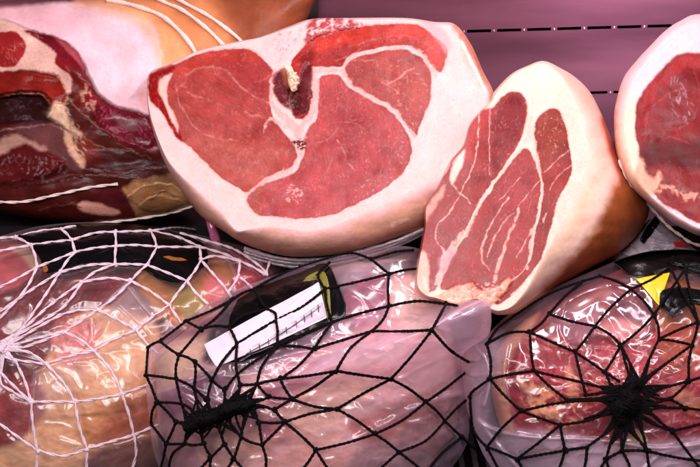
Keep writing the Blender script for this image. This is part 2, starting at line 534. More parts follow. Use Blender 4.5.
def surf_line(bvh, pts, default, off, step=1.6, taut=True, smooth=True, lift_end=0):
    P = np.array([q[:2] for q in pts], float)
    if smooth and len(P) > 2:
        P = cr(P, False, 8)
    s = np.concatenate([[0], np.cumsum(np.hypot(*np.diff(P, axis=0).T))])
    n = max(3, int(s[-1] / step))
    q = np.linspace(0, s[-1], n + 1)
    u, v = np.interp(q, s, P[:, 0]), np.interp(q, s, P[:, 1])
    d = cast(bvh, u, v, default, .004)
    if taut:
        w = 4
        dp = np.pad(d, w, mode='edge')
        d = np.min(np.stack([dp[i:i + len(d)] for i in range(2 * w + 1)]), 0)
        dp = np.pad(d, w, mode='edge')
        d = np.mean(np.stack([dp[i:i + len(d)] for i in range(2 * w + 1)]), 0)
    return at(u, v, d - off)


def net(parent, name, nodes, edges, bvh, default, r, mat, ply, seed, off, wob=0.6, sides=6):
    rr = random.Random(seed)
    lines = []; deg = {}
    for e in edges:
        pts = []
        for q in e:
            if isinstance(q, str):
                pts.append(nodes[q]); deg[q] = deg.get(q, 0) + 1
            else:
                pts.append(q)
        if len(pts) == 2:      # a hint of slack
            (x0, y0), (x1, y1) = pts
            L = math.hypot(x1 - x0, y1 - y0) + 1e-6
            k = rr.gauss(0, 0.034) * L
            pts = [pts[0], ((x0 + x1) / 2 - (y1 - y0) / L * k, (y0 + y1) / 2 + (x1 - x0) / L * k), pts[1]]
        ln = surf_line(bvh, pts, default, off)
        ln[1:-1] += np.array([[rr.gauss(0, wob * 1e-4) for _ in range(3)] for _ in range(len(ln) - 2)])
        lines.append(ln)
    V, F = tubes(lines, r, sides, ply, 0.024 if ply > 1 else 0.004, seed)
    VV, FF = [V], [F]; base = len(V)
    for q, k in deg.items():
        if k < 2: continue
        d = cast(bvh, np.array([nodes[q][0]]), np.array([nodes[q][1]]), default)[0]
        p = at(nodes[q][0], nodes[q][1], d - off)
        for a in range(2):
            v, f = ball(p + np.array([rr.gauss(0, .5), rr.gauss(0, .5), rr.gauss(0, .5)]) * r, r * (1.7 if k > 2 else 1.35), rr.randint(0, 9999))
            VV.append(v); FF.append(f + base); base += len(v)
    return make(name, np.concatenate(VV), np.concatenate(FF), mat, parent)


def patch(parent, name, pts, bvh, default, off, mat, smooth=0, n=60, nt=160, c=None, taut=True, thick=0.0006):
    P = np.array(pts, float)
    c = P.mean(0) if c is None else c
    pol = polar([tuple(x) for x in P], c, smooth); th = thetas(pol, nt)
    r = np.interp(th, pol[0], pol[1])
    U, Vv = [], []
    for k in np.concatenate([[0.002], np.linspace(0, 1, n)[1:]]):
        U.append(c[0] + np.cos(th) * r * k); Vv.append(c[1] + np.sin(th) * r * k)
    U, Vv = np.concatenate(U), np.concatenate(Vv)
    d = cast(bvh, U, Vv, default).reshape(n, nt)
    if taut:
        for _ in range(6):
            e = np.pad(d, ((1, 1), (0, 0)), mode='edge')
            d2 = (e[:-2] + e[2:] + 2 * d) / 4
            d = np.minimum((d2 + (np.roll(d2, 1, 1) + np.roll(d2, -1, 1)) / 2) / 2, d + 0.0002)
    V = at(U, Vv, d.ravel() - off)
    o = make(name, V, ring_faces(n, nt), mat, parent)
    sm = o.modifiers.new('thickness', 'SOLIDIFY'); sm.thickness = thick; sm.offset = -1
    return o


FAT = (240, 214, 208)

# =============================================================== centre ham
cB = (325, 140)
F_B = [(148, 82), (153, 72), (172, 64), (200, 51), (240, 42), (260, 38), (290, 28), (312, 21), (350, 20), (405, 20), (435, 25), (452, 28),
       (465, 48), (479, 76), (487, 95), (486, 115), (475, 140), (458, 164), (440, 178), (412, 190), (382, 205), (350, 219), (315, 231), (290, 229),
       (270, 227), (250, 229), (239, 231), (232, 226), (222, 213), (200, 192), (182, 176), (167, 158), (155, 130), (149, 108)]
S_B = [(147, 82), (152, 71), (172, 63), (200, 50), (240, 41), (260, 37), (290, 26), (312, 19), (350, 18), (405, 18), (435, 22), (452, 23), (462, 31),
       (473, 48), (483, 71), (493, 91), (494, 110), (490, 140), (472, 178), (448, 207), (424, 228), (400, 237), (365, 248), (332, 255), (300, 257),
       (280, 255), (255, 248), (237, 240), (222, 230), (202, 217), (186, 198), (176, 183), (164, 161), (153, 131), (148, 108)]
plB = lambda u, v: 0.985 + (140 - v) * 0.00030 + (u - 325) * 0.00003
u, v, d, z, Fc, nR, nT = loft_cut(F_B, S_B, cB, plB, 0.045, 0.16, (345, 145), nt=900, nf=250)
p = Paint(u, v, (233, 184, 180), 0.5, seed=3)
# rind under and behind
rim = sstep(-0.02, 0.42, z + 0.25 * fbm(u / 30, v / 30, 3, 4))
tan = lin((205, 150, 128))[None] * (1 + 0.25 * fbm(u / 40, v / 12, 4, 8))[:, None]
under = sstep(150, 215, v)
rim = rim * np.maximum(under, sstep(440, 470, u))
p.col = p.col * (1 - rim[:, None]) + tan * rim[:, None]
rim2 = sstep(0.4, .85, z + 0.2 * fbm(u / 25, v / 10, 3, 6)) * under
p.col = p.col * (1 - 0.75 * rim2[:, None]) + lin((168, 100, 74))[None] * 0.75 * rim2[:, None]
p.g = np.where(z > 0.1, 0.42, p.g)
p.stroke([(455, 27), (466, 42), (476, 62), (484, 84)], 6, (226, 128, 92), soft=2, warp=1.5, alpha=0.8)
p.stroke([(464, 52), (470, 68), (478, 84)], 4, (232, 160, 140), soft=3, warp=1.5, alpha=0.6)
p.stroke([(462, 42), (474, 66), (486, 92)], 2.0, (248, 236, 232), soft=.8, warp=.6)
p.poly([(345, 226), (380, 218), (415, 206), (425, 212), (400, 222), (360, 234)], (222, 170, 140), soft=5, alpha=.5)
p.stroke([(392, 224), (400, 222), (407, 219)], 3.5, (245, 222, 190), soft=2, alpha=.7)
# muscles
RED = (188, 62, 66)
M1 = [(150, 80), (153, 72), (172, 66), (195, 55), (220, 50), (250, 50), (265, 62), (275, 72), (271, 82), (270, 105), (274, 118), (282, 130), (291, 141),
      (297, 152), (296, 160), (290, 168), (270, 176), (258, 184), (247, 192), (235, 186), (220, 177), (200, 157), (182, 141), (178, 138), (172, 126), (162, 112), (152, 100)]
M3 = [(290, 66), (300, 50), (315, 37), (337, 30), (370, 25), (400, 24), (417, 25), (435, 37), (447, 50), (442, 70), (435, 70), (426, 58), (414, 49), (400, 45),
      (372, 49), (350, 55), (343, 66), (338, 67), (312, 67), (306, 74), (312, 95), (308, 112), (300, 117), (291, 112), (292, 90), (300, 80), (294, 72)]
M4 = [(345, 70), (352, 59), (372, 53), (400, 49), (416, 54), (428, 66), (431, 80), (430, 100), (424, 115), (418, 132), (414, 136), (405, 124), (395, 109), (375, 98), (352, 86)]
M5 = [(319, 80), (325, 75), (340, 76), (350, 88), (372, 101), (392, 112), (404, 128), (411, 142), (411, 155), (405, 170), (394, 181), (378, 193), (350, 207), (330, 215),
      (300, 219), (280, 217), (262, 216), (251, 209), (247, 200), (250, 193), (262, 186), (275, 180), (294, 173), (302, 158), (304, 148), (305, 136), (311, 125), (317, 118), (318, 95)]
p.poly(M1, (190, 72, 66), h=-.0003, g=.36, fib=35)
p.poly([(200, 62), (250, 58), (262, 70), (268, 100), (250, 95), (225, 72)], (180, 50, 56), soft=6, alpha=.6, fib=20)
p.poly([(172, 70), (195, 57), (220, 51), (250, 51), (262, 60), (240, 60), (205, 66), (185, 76)], (214, 66, 52), soft=5, alpha=.75)
p.poly([(176, 104), (200, 132), (250, 145), (280, 150), (270, 172), (247, 186), (215, 168), (190, 142)], (208, 104, 92), soft=9, alpha=.7, fib=60)
p.poly([(148, 82), (153, 71), (174, 65), (172, 72), (160, 77), (157, 84), (160, 96), (170, 112), (178, 128), (183, 141), (176, 138), (164, 116), (150, 100)], (165, 20, 22), soft=1.8, g=.25)
p.poly([(173, 73), (160, 80), (159, 92), (165, 104), (172, 122), (178, 132), (176, 118), (169, 104), (167, 92), (168, 82)], (236, 180, 168), soft=1.6)
p.poly(M3, (196, 52, 46), h=-.0003, g=.34, fib=-12)
p.poly([(300, 52), (315, 38), (337, 31), (370, 26), (400, 25), (420, 28), (438, 42), (446, 52), (442, 68), (434, 62), (420, 46), (395, 38), (360, 42), (330, 48), (306, 60)], (226, 62, 44), soft=5, alpha=.8, fib=-10)
p.poly([(312, 58), (335, 50), (355, 48), (345, 62), (315, 66)], (160, 44, 44), soft=6, alpha=.6)
p.poly([(308, 74), (313, 90), (309, 110), (300, 117), (292, 112), (293, 92), (300, 80)], (112, 26, 32), soft=3, alpha=.95, h=-.002)
p.poly(M4, (184, 74, 68), h=-.0003, g=.38, fib=20)
p.poly([(380, 60), (415, 62), (428, 80), (424, 108), (412, 118), (395, 96)], (204, 88, 76), soft=10, alpha=.55)
p.poly(M5, (196, 78, 78), h=-.0003, g=.38, fib=75)
p.poly([(247, 200), (256, 187), (268, 183), (264, 200), (262, 215), (251, 209)], (182, 78, 62), soft=3, alpha=.8)
p.poly([(330, 95), (370, 105), (400, 135), (395, 165), (360, 180), (325, 150)], (184, 60, 64), soft=16, alpha=.6, fib=85)
p.poly([(270, 185), (320, 170), (380, 180), (345, 205), (300, 216), (265, 212)], (206, 78, 84), soft=9, alpha=.6, fib=15)
SEAM = (228, 156, 150)
for pts in ([(276, 68, 3), (271, 80, 3.6), (271, 98, 4.5), (276, 109, 7), (286, 119, 10), (297, 130, 10)],
            [(298, 131, 9), (307, 121, 8), (314, 107, 9), (315.5, 92, 10), (315, 80, 10), (315, 72, 9)],
            [(311, 71, 6), (325, 71, 6), (343, 71, 6)],
            [(343, 70, 5), (350, 57, 3), (372, 51, 3), (400, 47, 4), (417, 51, 4), (430, 64, 5), (435, 74, 9)],
            [(343, 71, 6), (350, 84, 4.5), (365, 94, 4.5), (380, 102, 4), (395, 110, 3.2), (407, 126, 3), (414, 137, 4)],
            [(300, 134, 11), (302, 146, 8), (299, 156, 6), (294, 166, 5), (283, 173, 5), (268, 179, 5), (256, 187, 3.5), (247, 194, 4)],
            [(284, 127, 6), (272, 118, 4), (266, 124, 2.6), (264, 132, 1.6)]):
    p.stroke([(a, b, c * .78) for a, b, c in pts], 4, SEAM, h=.0001, g=.5, warp=1.3, soft=1.4)
THIN = (226, 150, 142)
for pts, w in (([(186, 76), (198, 69), (212, 67), (225, 70), (235, 80), (247, 92), (270, 104)], 1.7), ([(176, 84), (177, 95), (182, 108), (195, 127), (212, 137), (237, 141)], 1.2),
               ([(176, 91), (180, 86), (185, 82), (186, 74)], 1.6), ([(180, 86), (186, 87)], 1.4), ([(187, 92), (195, 96), (203, 98)], 1.5), ([(245, 112), (251, 116), (260, 116)], 1.8),
               ([(255, 82), (264, 80), (270, 76)], 1.2), ([(243, 60), (246, 56), (244, 53)], 1.2), ([(335, 60), (352, 55), (362, 47)], .9), ([(352, 60), (365, 61), (376, 61), (378, 66)], 1.0),
               ([(337, 140), (343, 150), (348, 162), (354, 170)], 1.6), ([(315, 144), (330, 138), (338, 128)], 1.0), ([(338, 122), (352, 123), (362, 128)], .9), ([(394, 108), (400, 104)], 1.0),
               ([(350, 46), (385, 38), (410, 36), (432, 48)], .8), ([(324, 175), (330, 165), (332, 158)], 1.2)):
    p.stroke(pts, w, THIN, soft=1.0, warp=1.2, alpha=.5)
WH = (226, 146, 138)
p.flecks([(385, 58), (412, 60), (426, 76), (428, 105), (414, 130), (400, 112), (382, 80)], 150, WH, (1.5, 5), (.5, 1.3), alpha=(.2, .6), seed=1)
p.stroke([(388, 84), (396, 80), (406, 72), (414, 68)], 2.0, WH, alpha=.7); p.stroke([(382, 82), (392, 88), (400, 94)], 1.2, WH, alpha=.7)
p.flecks(M5, 330, WH, (1.5, 5), (.4, 1.1), ang=lambda x, y: math.degrees(math.atan2(y - 130, x - 318)) + 90 * (x > 370), spread=25, alpha=(.15, .5), seed=2)
p.flecks([(385, 125), (405, 130), (410, 150), (395, 178), (360, 198), (350, 190), (385, 160)], 110, WH, (1.5, 4), (.5, 1.2), alpha=(.25, .6), seed=3)
p.flecks(M1, 90, WH, (2, 6), (.3, .9), ang=65, spread=35, alpha=(.12, .35), seed=4)
p.flecks([(225, 120), (285, 132), (290, 165), (250, 180), (225, 150)], 90, WH, (2, 6), (.4, 1.0), ang=115, spread=22, alpha=(.2, .5), seed=5)
p.flecks(M3, 70, WH, (3, 7), (.3, .8), ang=-14, spread=14, alpha=(.15, .4), seed=6)
p.flecks([(284, 184), (302, 186), (302, 202), (286, 202)], 60, (246, 214, 206), (1, 3), (.5, 1.2), alpha=(.3, .6), seed=7)
# hollow with bone
p.poly([(299, 76), (300, 58), (307, 50), (316, 50), (312, 64), (310, 76), (304, 82)], (150, 34, 34), soft=3.5, warp=1.5, alpha=.9)
p.poly([(274, 75), (280, 70), (288, 71), (293, 84), (299, 84), (302, 68), (310, 64), (311, 74), (309.5, 92), (309, 108), (305, 117), (298, 118), (291, 112), (286, 107), (279, 101), (273, 93)], (112, 26, 34), soft=2, warp=1.6, h=-.0015, g=.3)
p.poly([(288, 84), (296, 88), (300, 96), (298, 108), (292, 110), (288, 100)], (66, 14, 20), soft=3, warp=2, h=-.003, alpha=.85)
p.stroke([(290, 110), (289, 100), (291, 92)], 1.2, (200, 120, 116), soft=1, warp=1.5, alpha=.6)
p.stroke([(297, 117), (302, 115), (308, 113)], 2.2, (196, 52, 50), soft=1, warp=1)
p.poly([(281, 70), (286, 70), (290, 80), (288, 88), (284, 82)], (190, 96, 60), soft=2, alpha=.7)
p.poly([(292, 142), (300, 139), (306, 144), (304, 150), (296, 148)], (120, 52, 48), soft=1.5, h=-.002, nz=(3, .35))
p.flecks([(290, 138), (306, 138), (306, 152), (290, 152)], 20, (96, 30, 30), (1, 3), (.8, 1.6), alpha=(.5, .9), seed=8)
p.flecks([(274, 80), (298, 80), (300, 112), (280, 106)], 40, (200, 110, 110), (2, 5), (.4, 1), alpha=(.15, .5), seed=9)
# ragged trimmed meat on the top edge
p.poly([(305, 34), (313, 20), (335, 18), (352, 20), (362, 24), (340, 29), (322, 34), (308, 42)], (206, 84, 92), soft=3, warp=1.8, g=.3, h=.003, nz=(7, .25))
p.flecks([(303, 36), (318, 19), (355, 19), (350, 27), (320, 34)], 40, (244, 200, 196), (2, 6), (.8, 2), ang=-25, alpha=(.4, .8), seed=10)
p.poly([(262, 39), (288, 30), (302, 26), (300, 40), (290, 58), (278, 66), (266, 58)], (236, 176, 178), soft=3, alpha=.6)
p.flecks([(262, 40), (300, 28), (296, 48), (280, 62)], 34, (205, 96, 104), (2, 6), (.6, 1.8), ang=-30, alpha=(.25, .6), seed=11)
p.poly([(420, 22), (440, 26), (452, 44), (446, 54), (434, 36)], (224, 150, 156), soft=2.5, alpha=.7)
p.reds(.38)
inn = z < 0
wz = sstep(-.12, .35, z)
d = d - p.h + (1 - wz) * .0010 * fbm(u / 30, v / 30, 3, 2) + wz * .002 * fbm(u / 50, v / 22, 3, 5)
VB = at(u, v, d)
zf = z[Fc].mean(1)
ham_c = thing('ham_joint', at(330, 255, 1.05), 'largest raw ham with broad rosy cut face, thick white fat rim and bone hollow', 'ham')
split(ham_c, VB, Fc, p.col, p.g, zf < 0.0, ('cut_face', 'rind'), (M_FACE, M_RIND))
bvhB = bvh_of(VB, Fc)
# bone chip in the hollow
bu, bv, bd, bz, bF, _, _ = inflate([(283, 65, .992), (287, 67, .991), (290, 65, .991), (293, 69, .990), (294, 72.5, .991), (297, 72, .991), (296, 76, .991), (299.5, 77.5, .991), (297, 80.5, .992), (300, 83, .992), (296.5, 86, .993), (298, 89, .994), (293, 92, .995), (290, 88, .994), (288, 83, .994), (287, 75, .993)], (293, 78), .004, .006, 110, 24, 10)
bd = bd + .003 * fbm(bu / 3.2, bv / 5, 3, 2)
make('bone', at(bu, bv, bd), bF, M_BONE, ham_c)
# edge of the wrapping film under it
lines = []
for k, (o1, o2) in enumerate(((2.0, 0.0), (5.0, .004), (8.5, .008))):
    pl = [(244, 246 + o1), (262, 252 + o1), (285, 257 + o1), (305, 258 + o1), (332, 255.5 + o1), (365, 248 + o1), (400, 237.5 + o1 * .8), (432, 224 + o1 * .6)]
    P = cr(pl, False, 10)
    lines.append(at(P[:, 0], P[:, 1] + .6 * perlin(P[:, 0] / 9, P[:, 1] * 0, k), 1.0 + o2))
VV, FF = tubes(lines, .0016, 6, 1, .05, 3)
make('film_edge', VV, FF, M_FILM_DULL, ham_c, milk=np.full(len(VV), .6))

# =============================================================== shank end, right of centre
cC = (512, 195)
F_C = [(544, 64), (527, 68), (511, 77), (496, 94), (492, 102), (483, 111), (471, 126), (465, 146), (451, 163), (438, 191), (427, 206), (426, 225), (422, 247), (418, 270), (418, 286),
       (426, 295), (437, 298), (452, 303), (462, 303), (477, 299), (492, 309), (502, 310), (514, 304), (528, 286), (541, 262), (553, 240), (566, 214), (580, 188), (587, 160), (582, 128), (572, 98), (560, 76)]
S_C = [(544, 61), (527, 66), (510, 75), (494, 92), (490, 101), (481, 110), (469, 125), (463, 145), (449, 162), (436, 190), (425, 205), (424, 225), (420, 247), (416, 270), (415, 287),
       (424, 297), (437, 300), (452, 306), (461, 306), (477, 302), (492, 313), (503, 315), (518, 312), (540, 298), (561, 284), (590, 268), (622, 250), (646, 222), (648, 196), (634, 178), (621, 160), (612, 140), (602, 115), (590, 92), (575, 77), (562, 69)]
plC = lambda u, v: 0.945 + (180 - v) * 0.00030 + (u - 512) * 0.00005
u, v, d, z, Fc, nR, nT = loft_cut(F_C, S_C, cC, plC, 0.075, 0.13, (560, 205), nt=800, nf=240, nr=70)
p = Paint(u, v, (234, 196, 180), 0.5, seed=23)
# rind: pale fat turning to brown skin on the far side
BR = sstep(-4, 10, sdf(cr([(606, 140), (614, 170), (602, 205), (587, 235), (566, 260), (540, 285), (560, 300), (700, 300), (700, 150), (630, 140)], True, 4), u, v) * -1 + 5 * fbm(u / 18, v / 18, 3, 3)) * (z > 0)
p.col = p.col * (1 - BR[:, None]) + (lin((162, 84, 40))[None] * (1 + .5 * fbm(u / 16, v / 30, 4, 6))[:, None]) * BR[:, None]
p.poly([(600, 122), (606, 118), (614, 142), (624, 165), (640, 185), (628, 182), (616, 172), (610, 150)], (226, 92, 66), soft=4, alpha=.8)
p.poly([(575, 90), (592, 120), (604, 150), (600, 190), (585, 220), (590, 180), (588, 140)], (246, 206, 190), soft=9, alpha=.55)
p.poly([(596, 176), (590, 205), (572, 236), (550, 265), (530, 290), (522, 300), (545, 262), (565, 228), (582, 190)], (222, 180, 150), soft=8, alpha=.7)
p.poly([(535, 68), (552, 68), (560, 84), (545, 92), (532, 84)], (248, 222, 188), soft=8, alpha=.7)
C1 = [(492, 108), (502, 97), (515, 91), (525, 97), (527, 112), (523, 132), (517, 146), (503, 168), (487, 190), (478, 205), (468, 225), (455, 250), (442, 275), (436, 290), (424, 290),
      (420, 268), (417, 247), (420, 226), (425, 205), (436, 187), (448, 168), (459, 148), (464, 130), (472, 118), (481, 110)]
C3 = [(519, 153), (524, 149), (531, 152), (536, 165), (541, 185), (539, 205), (534, 232), (530, 255), (522, 272), (505, 285), (490, 292), (470, 290), (450, 290), (440, 287), (448, 265), (462, 240),
      (475, 215), (489, 193), (505, 170)]
C2 = [(536, 122), (545, 111), (557, 109), (565, 125), (570, 150), (572, 172), (565, 187), (557, 203), (550, 230), (543, 255), (530, 275), (515, 292), (503, 303), (495, 303), (495, 295), (518, 277), (531, 258),
      (535, 235), (541, 208), (543, 185), (538, 160), (535, 145)]
p.poly(C1, (170, 52, 52), h=-.0002, g=.34, fib=-62)
p.poly([(496, 110), (512, 94), (524, 100), (525, 120), (514, 145), (498, 170), (492, 150)], (140, 34, 40), soft=5, alpha=.8, fib=-65)
p.poly([(466, 128), (478, 114), (488, 110), (484, 130), (474, 150), (465, 160)], (204, 54, 44), soft=5, alpha=.75)
p.poly(C3, (176, 60, 58), h=-.0002, g=.36, fib=-60)
p.poly([(520, 156), (532, 158), (538, 180), (525, 205), (505, 225), (490, 215), (500, 185)], (184, 64, 68), soft=8, alpha=.7, fib=-60)
p.poly(C2, (168, 52, 46), h=-.0002, g=.40, fib=-75)
p.poly([(538, 122), (548, 112), (558, 111), (564, 128), (566, 148), (550, 160), (540, 148)], (158, 62, 44), soft=5, alpha=.7)
SC = (232, 178, 166)
for pts in ([(479, 112, 1.2), (479, 130, 1.2), (475, 160, 1.4), (462, 190, 1.4), (450, 212, 1.6), (437, 226, 1.8), (436, 240, 1.5), (444, 252, 3), (442, 262, 3), (441, 276, 4)],
            [(490, 108, 1), (489, 130, .8), (490, 175, .8)],
            [(530, 118, 7), (529, 134, 7), (520, 149, 4), (503, 170, 2.6), (487, 191, 2.8), (478, 207, 3.5), (470, 225, 5.5), (458, 241, 8), (448, 255, 8), (441, 270, 6), (436, 284, 4)],
            [(531, 128, 9), (534, 145, 6), (538, 160, 4), (542, 185, 2.6), (540, 206, 2.4), (535, 226, 4), (532, 240, 4), (530, 252, 2), (527, 268, 1.6)],
            [(541, 178, .8), (530, 192, 1), (518, 206, .8)], [(509, 198, 2.6), (502, 207, 1.4), (492, 222, 1.4), (485, 238, 2.2), (482, 250, 2.4), (483, 262, 1.8), (489, 270, 1)],
            [(514, 213, .8), (504, 222, 1.2), (497, 233, 1.4), (492, 244, 1.6), (487, 257, 1)],
            [(518, 209, 3), (517, 217, 3), (512, 228, 2.4), (507, 240, 3), (502, 255, 3.6), (498, 268, 4.5), (494, 282, 5)],
            [(533, 230, 2), (526, 240, 1.4), (517, 257, 1)],
            [(545, 172, 1), (556, 161, 1.4), (568, 151, 1.2)], [(549, 190, .8), (560, 174, 1.2), (572, 165, 1)],
            [(452, 184, 1.2), (459, 192, 2), (464, 196, 1.6), (470, 203, 1.4)], [(535, 268, 1), (525, 282, 1.4), (512, 294, 1.8)], [(546, 214, 2), (544, 222, 1.8)], [(500, 200, 1), (520, 178, .8)]):
    p.stroke([(a, b, c * .8) for a, b, c in pts], 2, SC, soft=1.0, warp=1.0, g=.45, alpha=.8)
p.poly([(417, 270), (421, 252), (428, 258), (429, 280), (427, 295), (417, 288)], (232, 172, 154), soft=2, warp=1.5)
p.poly([(426, 207), (437, 192), (446, 184), (441, 200), (431, 214), (425, 222)], (226, 150, 132), soft=2.4, warp=1.5, alpha=.85)
p.poly([(450, 172), (456, 160), (464, 150), (463, 164), (455, 180), (451, 184)], (236, 186, 172), soft=2, warp=1.2)
p.poly([(434, 298), (446, 291), (458, 286), (470, 283), (480, 291), (492, 288), (508, 277), (512, 284), (500, 296), (490, 304), (476, 301), (462, 305), (448, 304)], (234, 150, 126), soft=2.5, warp=2, h=.002, g=.3)
p.flecks([(436, 298), (470, 285), (505, 280), (495, 303), (460, 304)], 60, (250, 206, 184), (2, 6), (.8, 2.2), ang=-20, alpha=(.3, .8), seed=21)
p.flecks([(440, 296), (470, 285), (500, 285), (490, 300)], 34, (196, 66, 56), (2, 5), (.6, 1.8), ang=-20, alpha=(.3, .7), seed=22)
for Q, s in ((C1, 23), (C3, 24), (C2, 25)):
    p.flecks(Q, 95, (214, 136, 124), (2, 6), (.3, .9), ang=-60, spread=25, alpha=(.12, .45), seed=s)
p.flecks([(538, 125), (560, 115), (565, 150), (545, 155)], 50, (236, 190, 160), (.8, 2.5), (.4, .9), alpha=(.2, .6), seed=26)
p.poly([(440, 258), (452, 248), (456, 252), (446, 270), (440, 280), (438, 272)], (214, 150, 160), soft=3, alpha=.6)
p.reds(.38)
wz = sstep(-.12, .35, z)
d = d - p.h + (1 - wz) * .0012 * fbm(u / 45, v / 45, 2, 12) + wz * .004 * fbm(u / 55, v / 35, 3, 15)
VC = at(u, v, d)
zf = z[Fc].mean(1)
ham_s = thing('ham_shank', at(540, 300, 1.0), 'tapering cut ham shank with streaky red muscle, standing on its narrow end', 'ham')
split(ham_s, VC, Fc, p.col, p.g, zf < 0.0, ('cut_face', 'rind'), (M_FACE, M_RIND))

# =============================================================== right ham, cut off by the frame
cD = (708, 128)
F_D = [(700, 28), (680, 34), (664, 46), (650, 62), (638, 80), (630, 100), (628, 120), (629, 145), (636, 172), (648, 192), (665, 207), (684, 220), (705, 229), (740, 226), (775, 200), (795, 160), (798, 110), (782, 60), (745, 32)]
S_D = [(700, 14), (680, 21), (665, 31), (650, 46), (637, 60), (624, 77), (617, 98), (614, 118), (616, 150), (624, 175), (635, 191), (650, 204), (665, 217), (682, 228), (705, 237), (745, 236), (785, 208), (808, 165), (812, 105), (794, 50), (750, 18)]
plD = lambda u, v: 0.955 + (128 - v) * 0.00028 - (u - 700) * 0.0002
u, v, d, z, Fc, nR, nT = loft_cut(F_D, S_D, cD, plD, 0.035, 0.17, (735, 130), nt=640, nf=190, nr=40)
p = Paint(u, v, (236, 194, 198), 0.42, seed=43)
p.poly([(612, 150), (630, 95), (640, 110), (640, 150), (650, 180), (640, 196), (622, 176)], (236, 206, 172), soft=8, alpha=.7)
p.stroke([(618, 92), (614, 118), (616, 150), (624, 176)], 5, (226, 150, 104), soft=3, alpha=.7)
p.poly([(640, 96), (650, 82), (664, 68), (676, 60), (672, 70), (658, 82), (646, 98)], (226, 176, 196), soft=3, alpha=.7)
MD = [(642, 94), (657, 75), (675, 57), (690, 53), (705, 54), (745, 60), (775, 90), (785, 130), (770, 180), (740, 215), (705, 224), (690, 219), (670, 206), (655, 196), (645, 176), (639, 150), (635, 127), (636, 107)]
p.poly(MD, (126, 26, 30), h=-.001, g=.38, fib=70, soft=1.4)
p.poly([(642, 98), (660, 74), (676, 58), (692, 55), (720, 58), (700, 66), (680, 72), (668, 90), (655, 105), (645, 112)], (150, 34, 34), soft=5, alpha=.8, fib=-40)
p.poly([(655, 90), (675, 72), (695, 72), (700, 100), (688, 122), (665, 128), (650, 140), (644, 120)], (122, 40, 44), soft=6, alpha=.7, h=.001)
p.poly([(640, 150), (660, 142), (690, 140), (720, 140), (720, 165), (690, 170), (660, 165), (645, 168)], (74, 16, 18), soft=6, alpha=.8, g=.5)
p.poly([(634, 172), (642, 158), (646, 172), (654, 178), (660, 172), (660, 182), (652, 194), (640, 192)], (222, 164, 138), soft=3, warp=2, h=.0005)
p.poly([(652, 186), (668, 184), (680, 190), (698, 192), (700, 200), (684, 199), (672, 194), (658, 196)], (206, 150, 128), soft=2.5, warp=3, alpha=.75, nz=(9, .35))
p.flecks([(655, 165), (700, 160), (720, 200), (690, 215), (660, 198)], 60, (190, 120, 112), (2, 6), (.4, 1.2), ang=30, alpha=(.1, .35), seed=41)
p.flecks([(668, 76), (688, 80), (690, 120), (672, 118)], 40, (196, 160, 172), (3, 8), (.5, 1.4), ang=70, spread=20, alpha=(.2, .6), seed=42)  # whitish gloss streaks painted into the colour of the lean
for pts in ([(645, 120, 1), (648, 112, 1.6), (645, 132, 1)], [(652, 106, 1), (668, 95, 1.4), (684, 88, 1)], [(690, 60, .8), (700, 92, 1.4), (694, 118, 1)], [(660, 140, 1), (676, 138, 1.4), (692, 145, 1)]):
    p.stroke(pts, 1.4, (176, 84, 82), warp=1.4, soft=1.2, alpha=.4)
p.poly([(662, 202), (690, 205), (715, 212), (705, 222), (688, 217)], (128, 34, 34), soft=3, alpha=.8)
wz = sstep(-.12, .35, z)
d = d - p.h - (1 - wz) * .0019 * fbm(u / 24, v / 20, 2, 12) * sstep(2, -6, sdf(cr(MD, True, 4), u, v)) - wz * .002 * fbm(u / 50, v / 35, 3, 15)
VD = at(u, v, d)
zf = z[Fc].mean(1)
ham_r = thing('ham_end', at(720, 240, 1.0), 'dark red ham end with pale fat collar, cut off at the upper right', 'ham')
split(ham_r, VD, Fc, p.col, p.g, zf < 0.0, ('cut_face', 'rind'), (M_LEAN, M_RIND))
for pl, dd in (([(619, 160), (627, 178), (637, 190.5), (652, 203), (668, 215), (685, 224), (705, 234), (750, 234)], .975), ([(634, 190), (645, 201), (656, 213), (668, 226), (680, 235), (698, 245), (750, 252)], .995)):
    P = cr(pl, False, 8)
    VV, FF = tubes([at(P[:, 0], P[:, 1], np.linspace(dd + .006, dd - .008, len(P)))], .0013, 7, 2, .02, 5)
    make('string', VV, FF, M_STRING, ham_r)

# =============================================================== left ham, tied with string
cA = (110, 105)
S_A = [(318, -14, 1.17), (312, 8, 1.16), (300, 28, 1.15), (272, 46, 1.14), (244, 66, 1.13), (232, 110, 1.12), (222, 160, 1.11), (205, 200, 1.10), (176, 212, 1.10), (140, 221, 1.10), (100, 224, 1.10), (62, 222, 1.10), (25, 217, 1.10), (0, 211, 1.10),
       (-60, 196, 1.12), (-118, 150, 1.14), (-136, 95, 1.15), (-110, 40, 1.15), (-50, 6, 1.15), (0, 1, 1.14), (50, -1, 1.14), (100, -4, 1.14), (150, -10, 1.15), (200, -18, 1.16), (262, -16, 1.16)]
u, v, d, z, Fc, nR, nT = inflate(S_A, cA, 0.075, 0.09, nt=800, nf=260, p=.8)
p = Paint(u, v, (82, 26, 22), 0.36, seed=63)
FATA = [(-40, 6), (0, 8), (60, 2), (100, 6), (130, 14), (152, 24), (160, 45), (164, 70), (168, 100), (160, 116), (150, 116), (136, 111), (116, 106), (101, 96), (90, 78), (82, 60), (70, 45), (55, 37), (30, 30), (15, 24), (0, 20), (-40, 24)]
SKINA = [(-60, -30), (60, -20), (75, 4), (110, 8), (132, 14), (152, 24), (160, 45), (163, 66), (200, 90), (250, 90), (330, 20), (320, -40), (100, -60)]
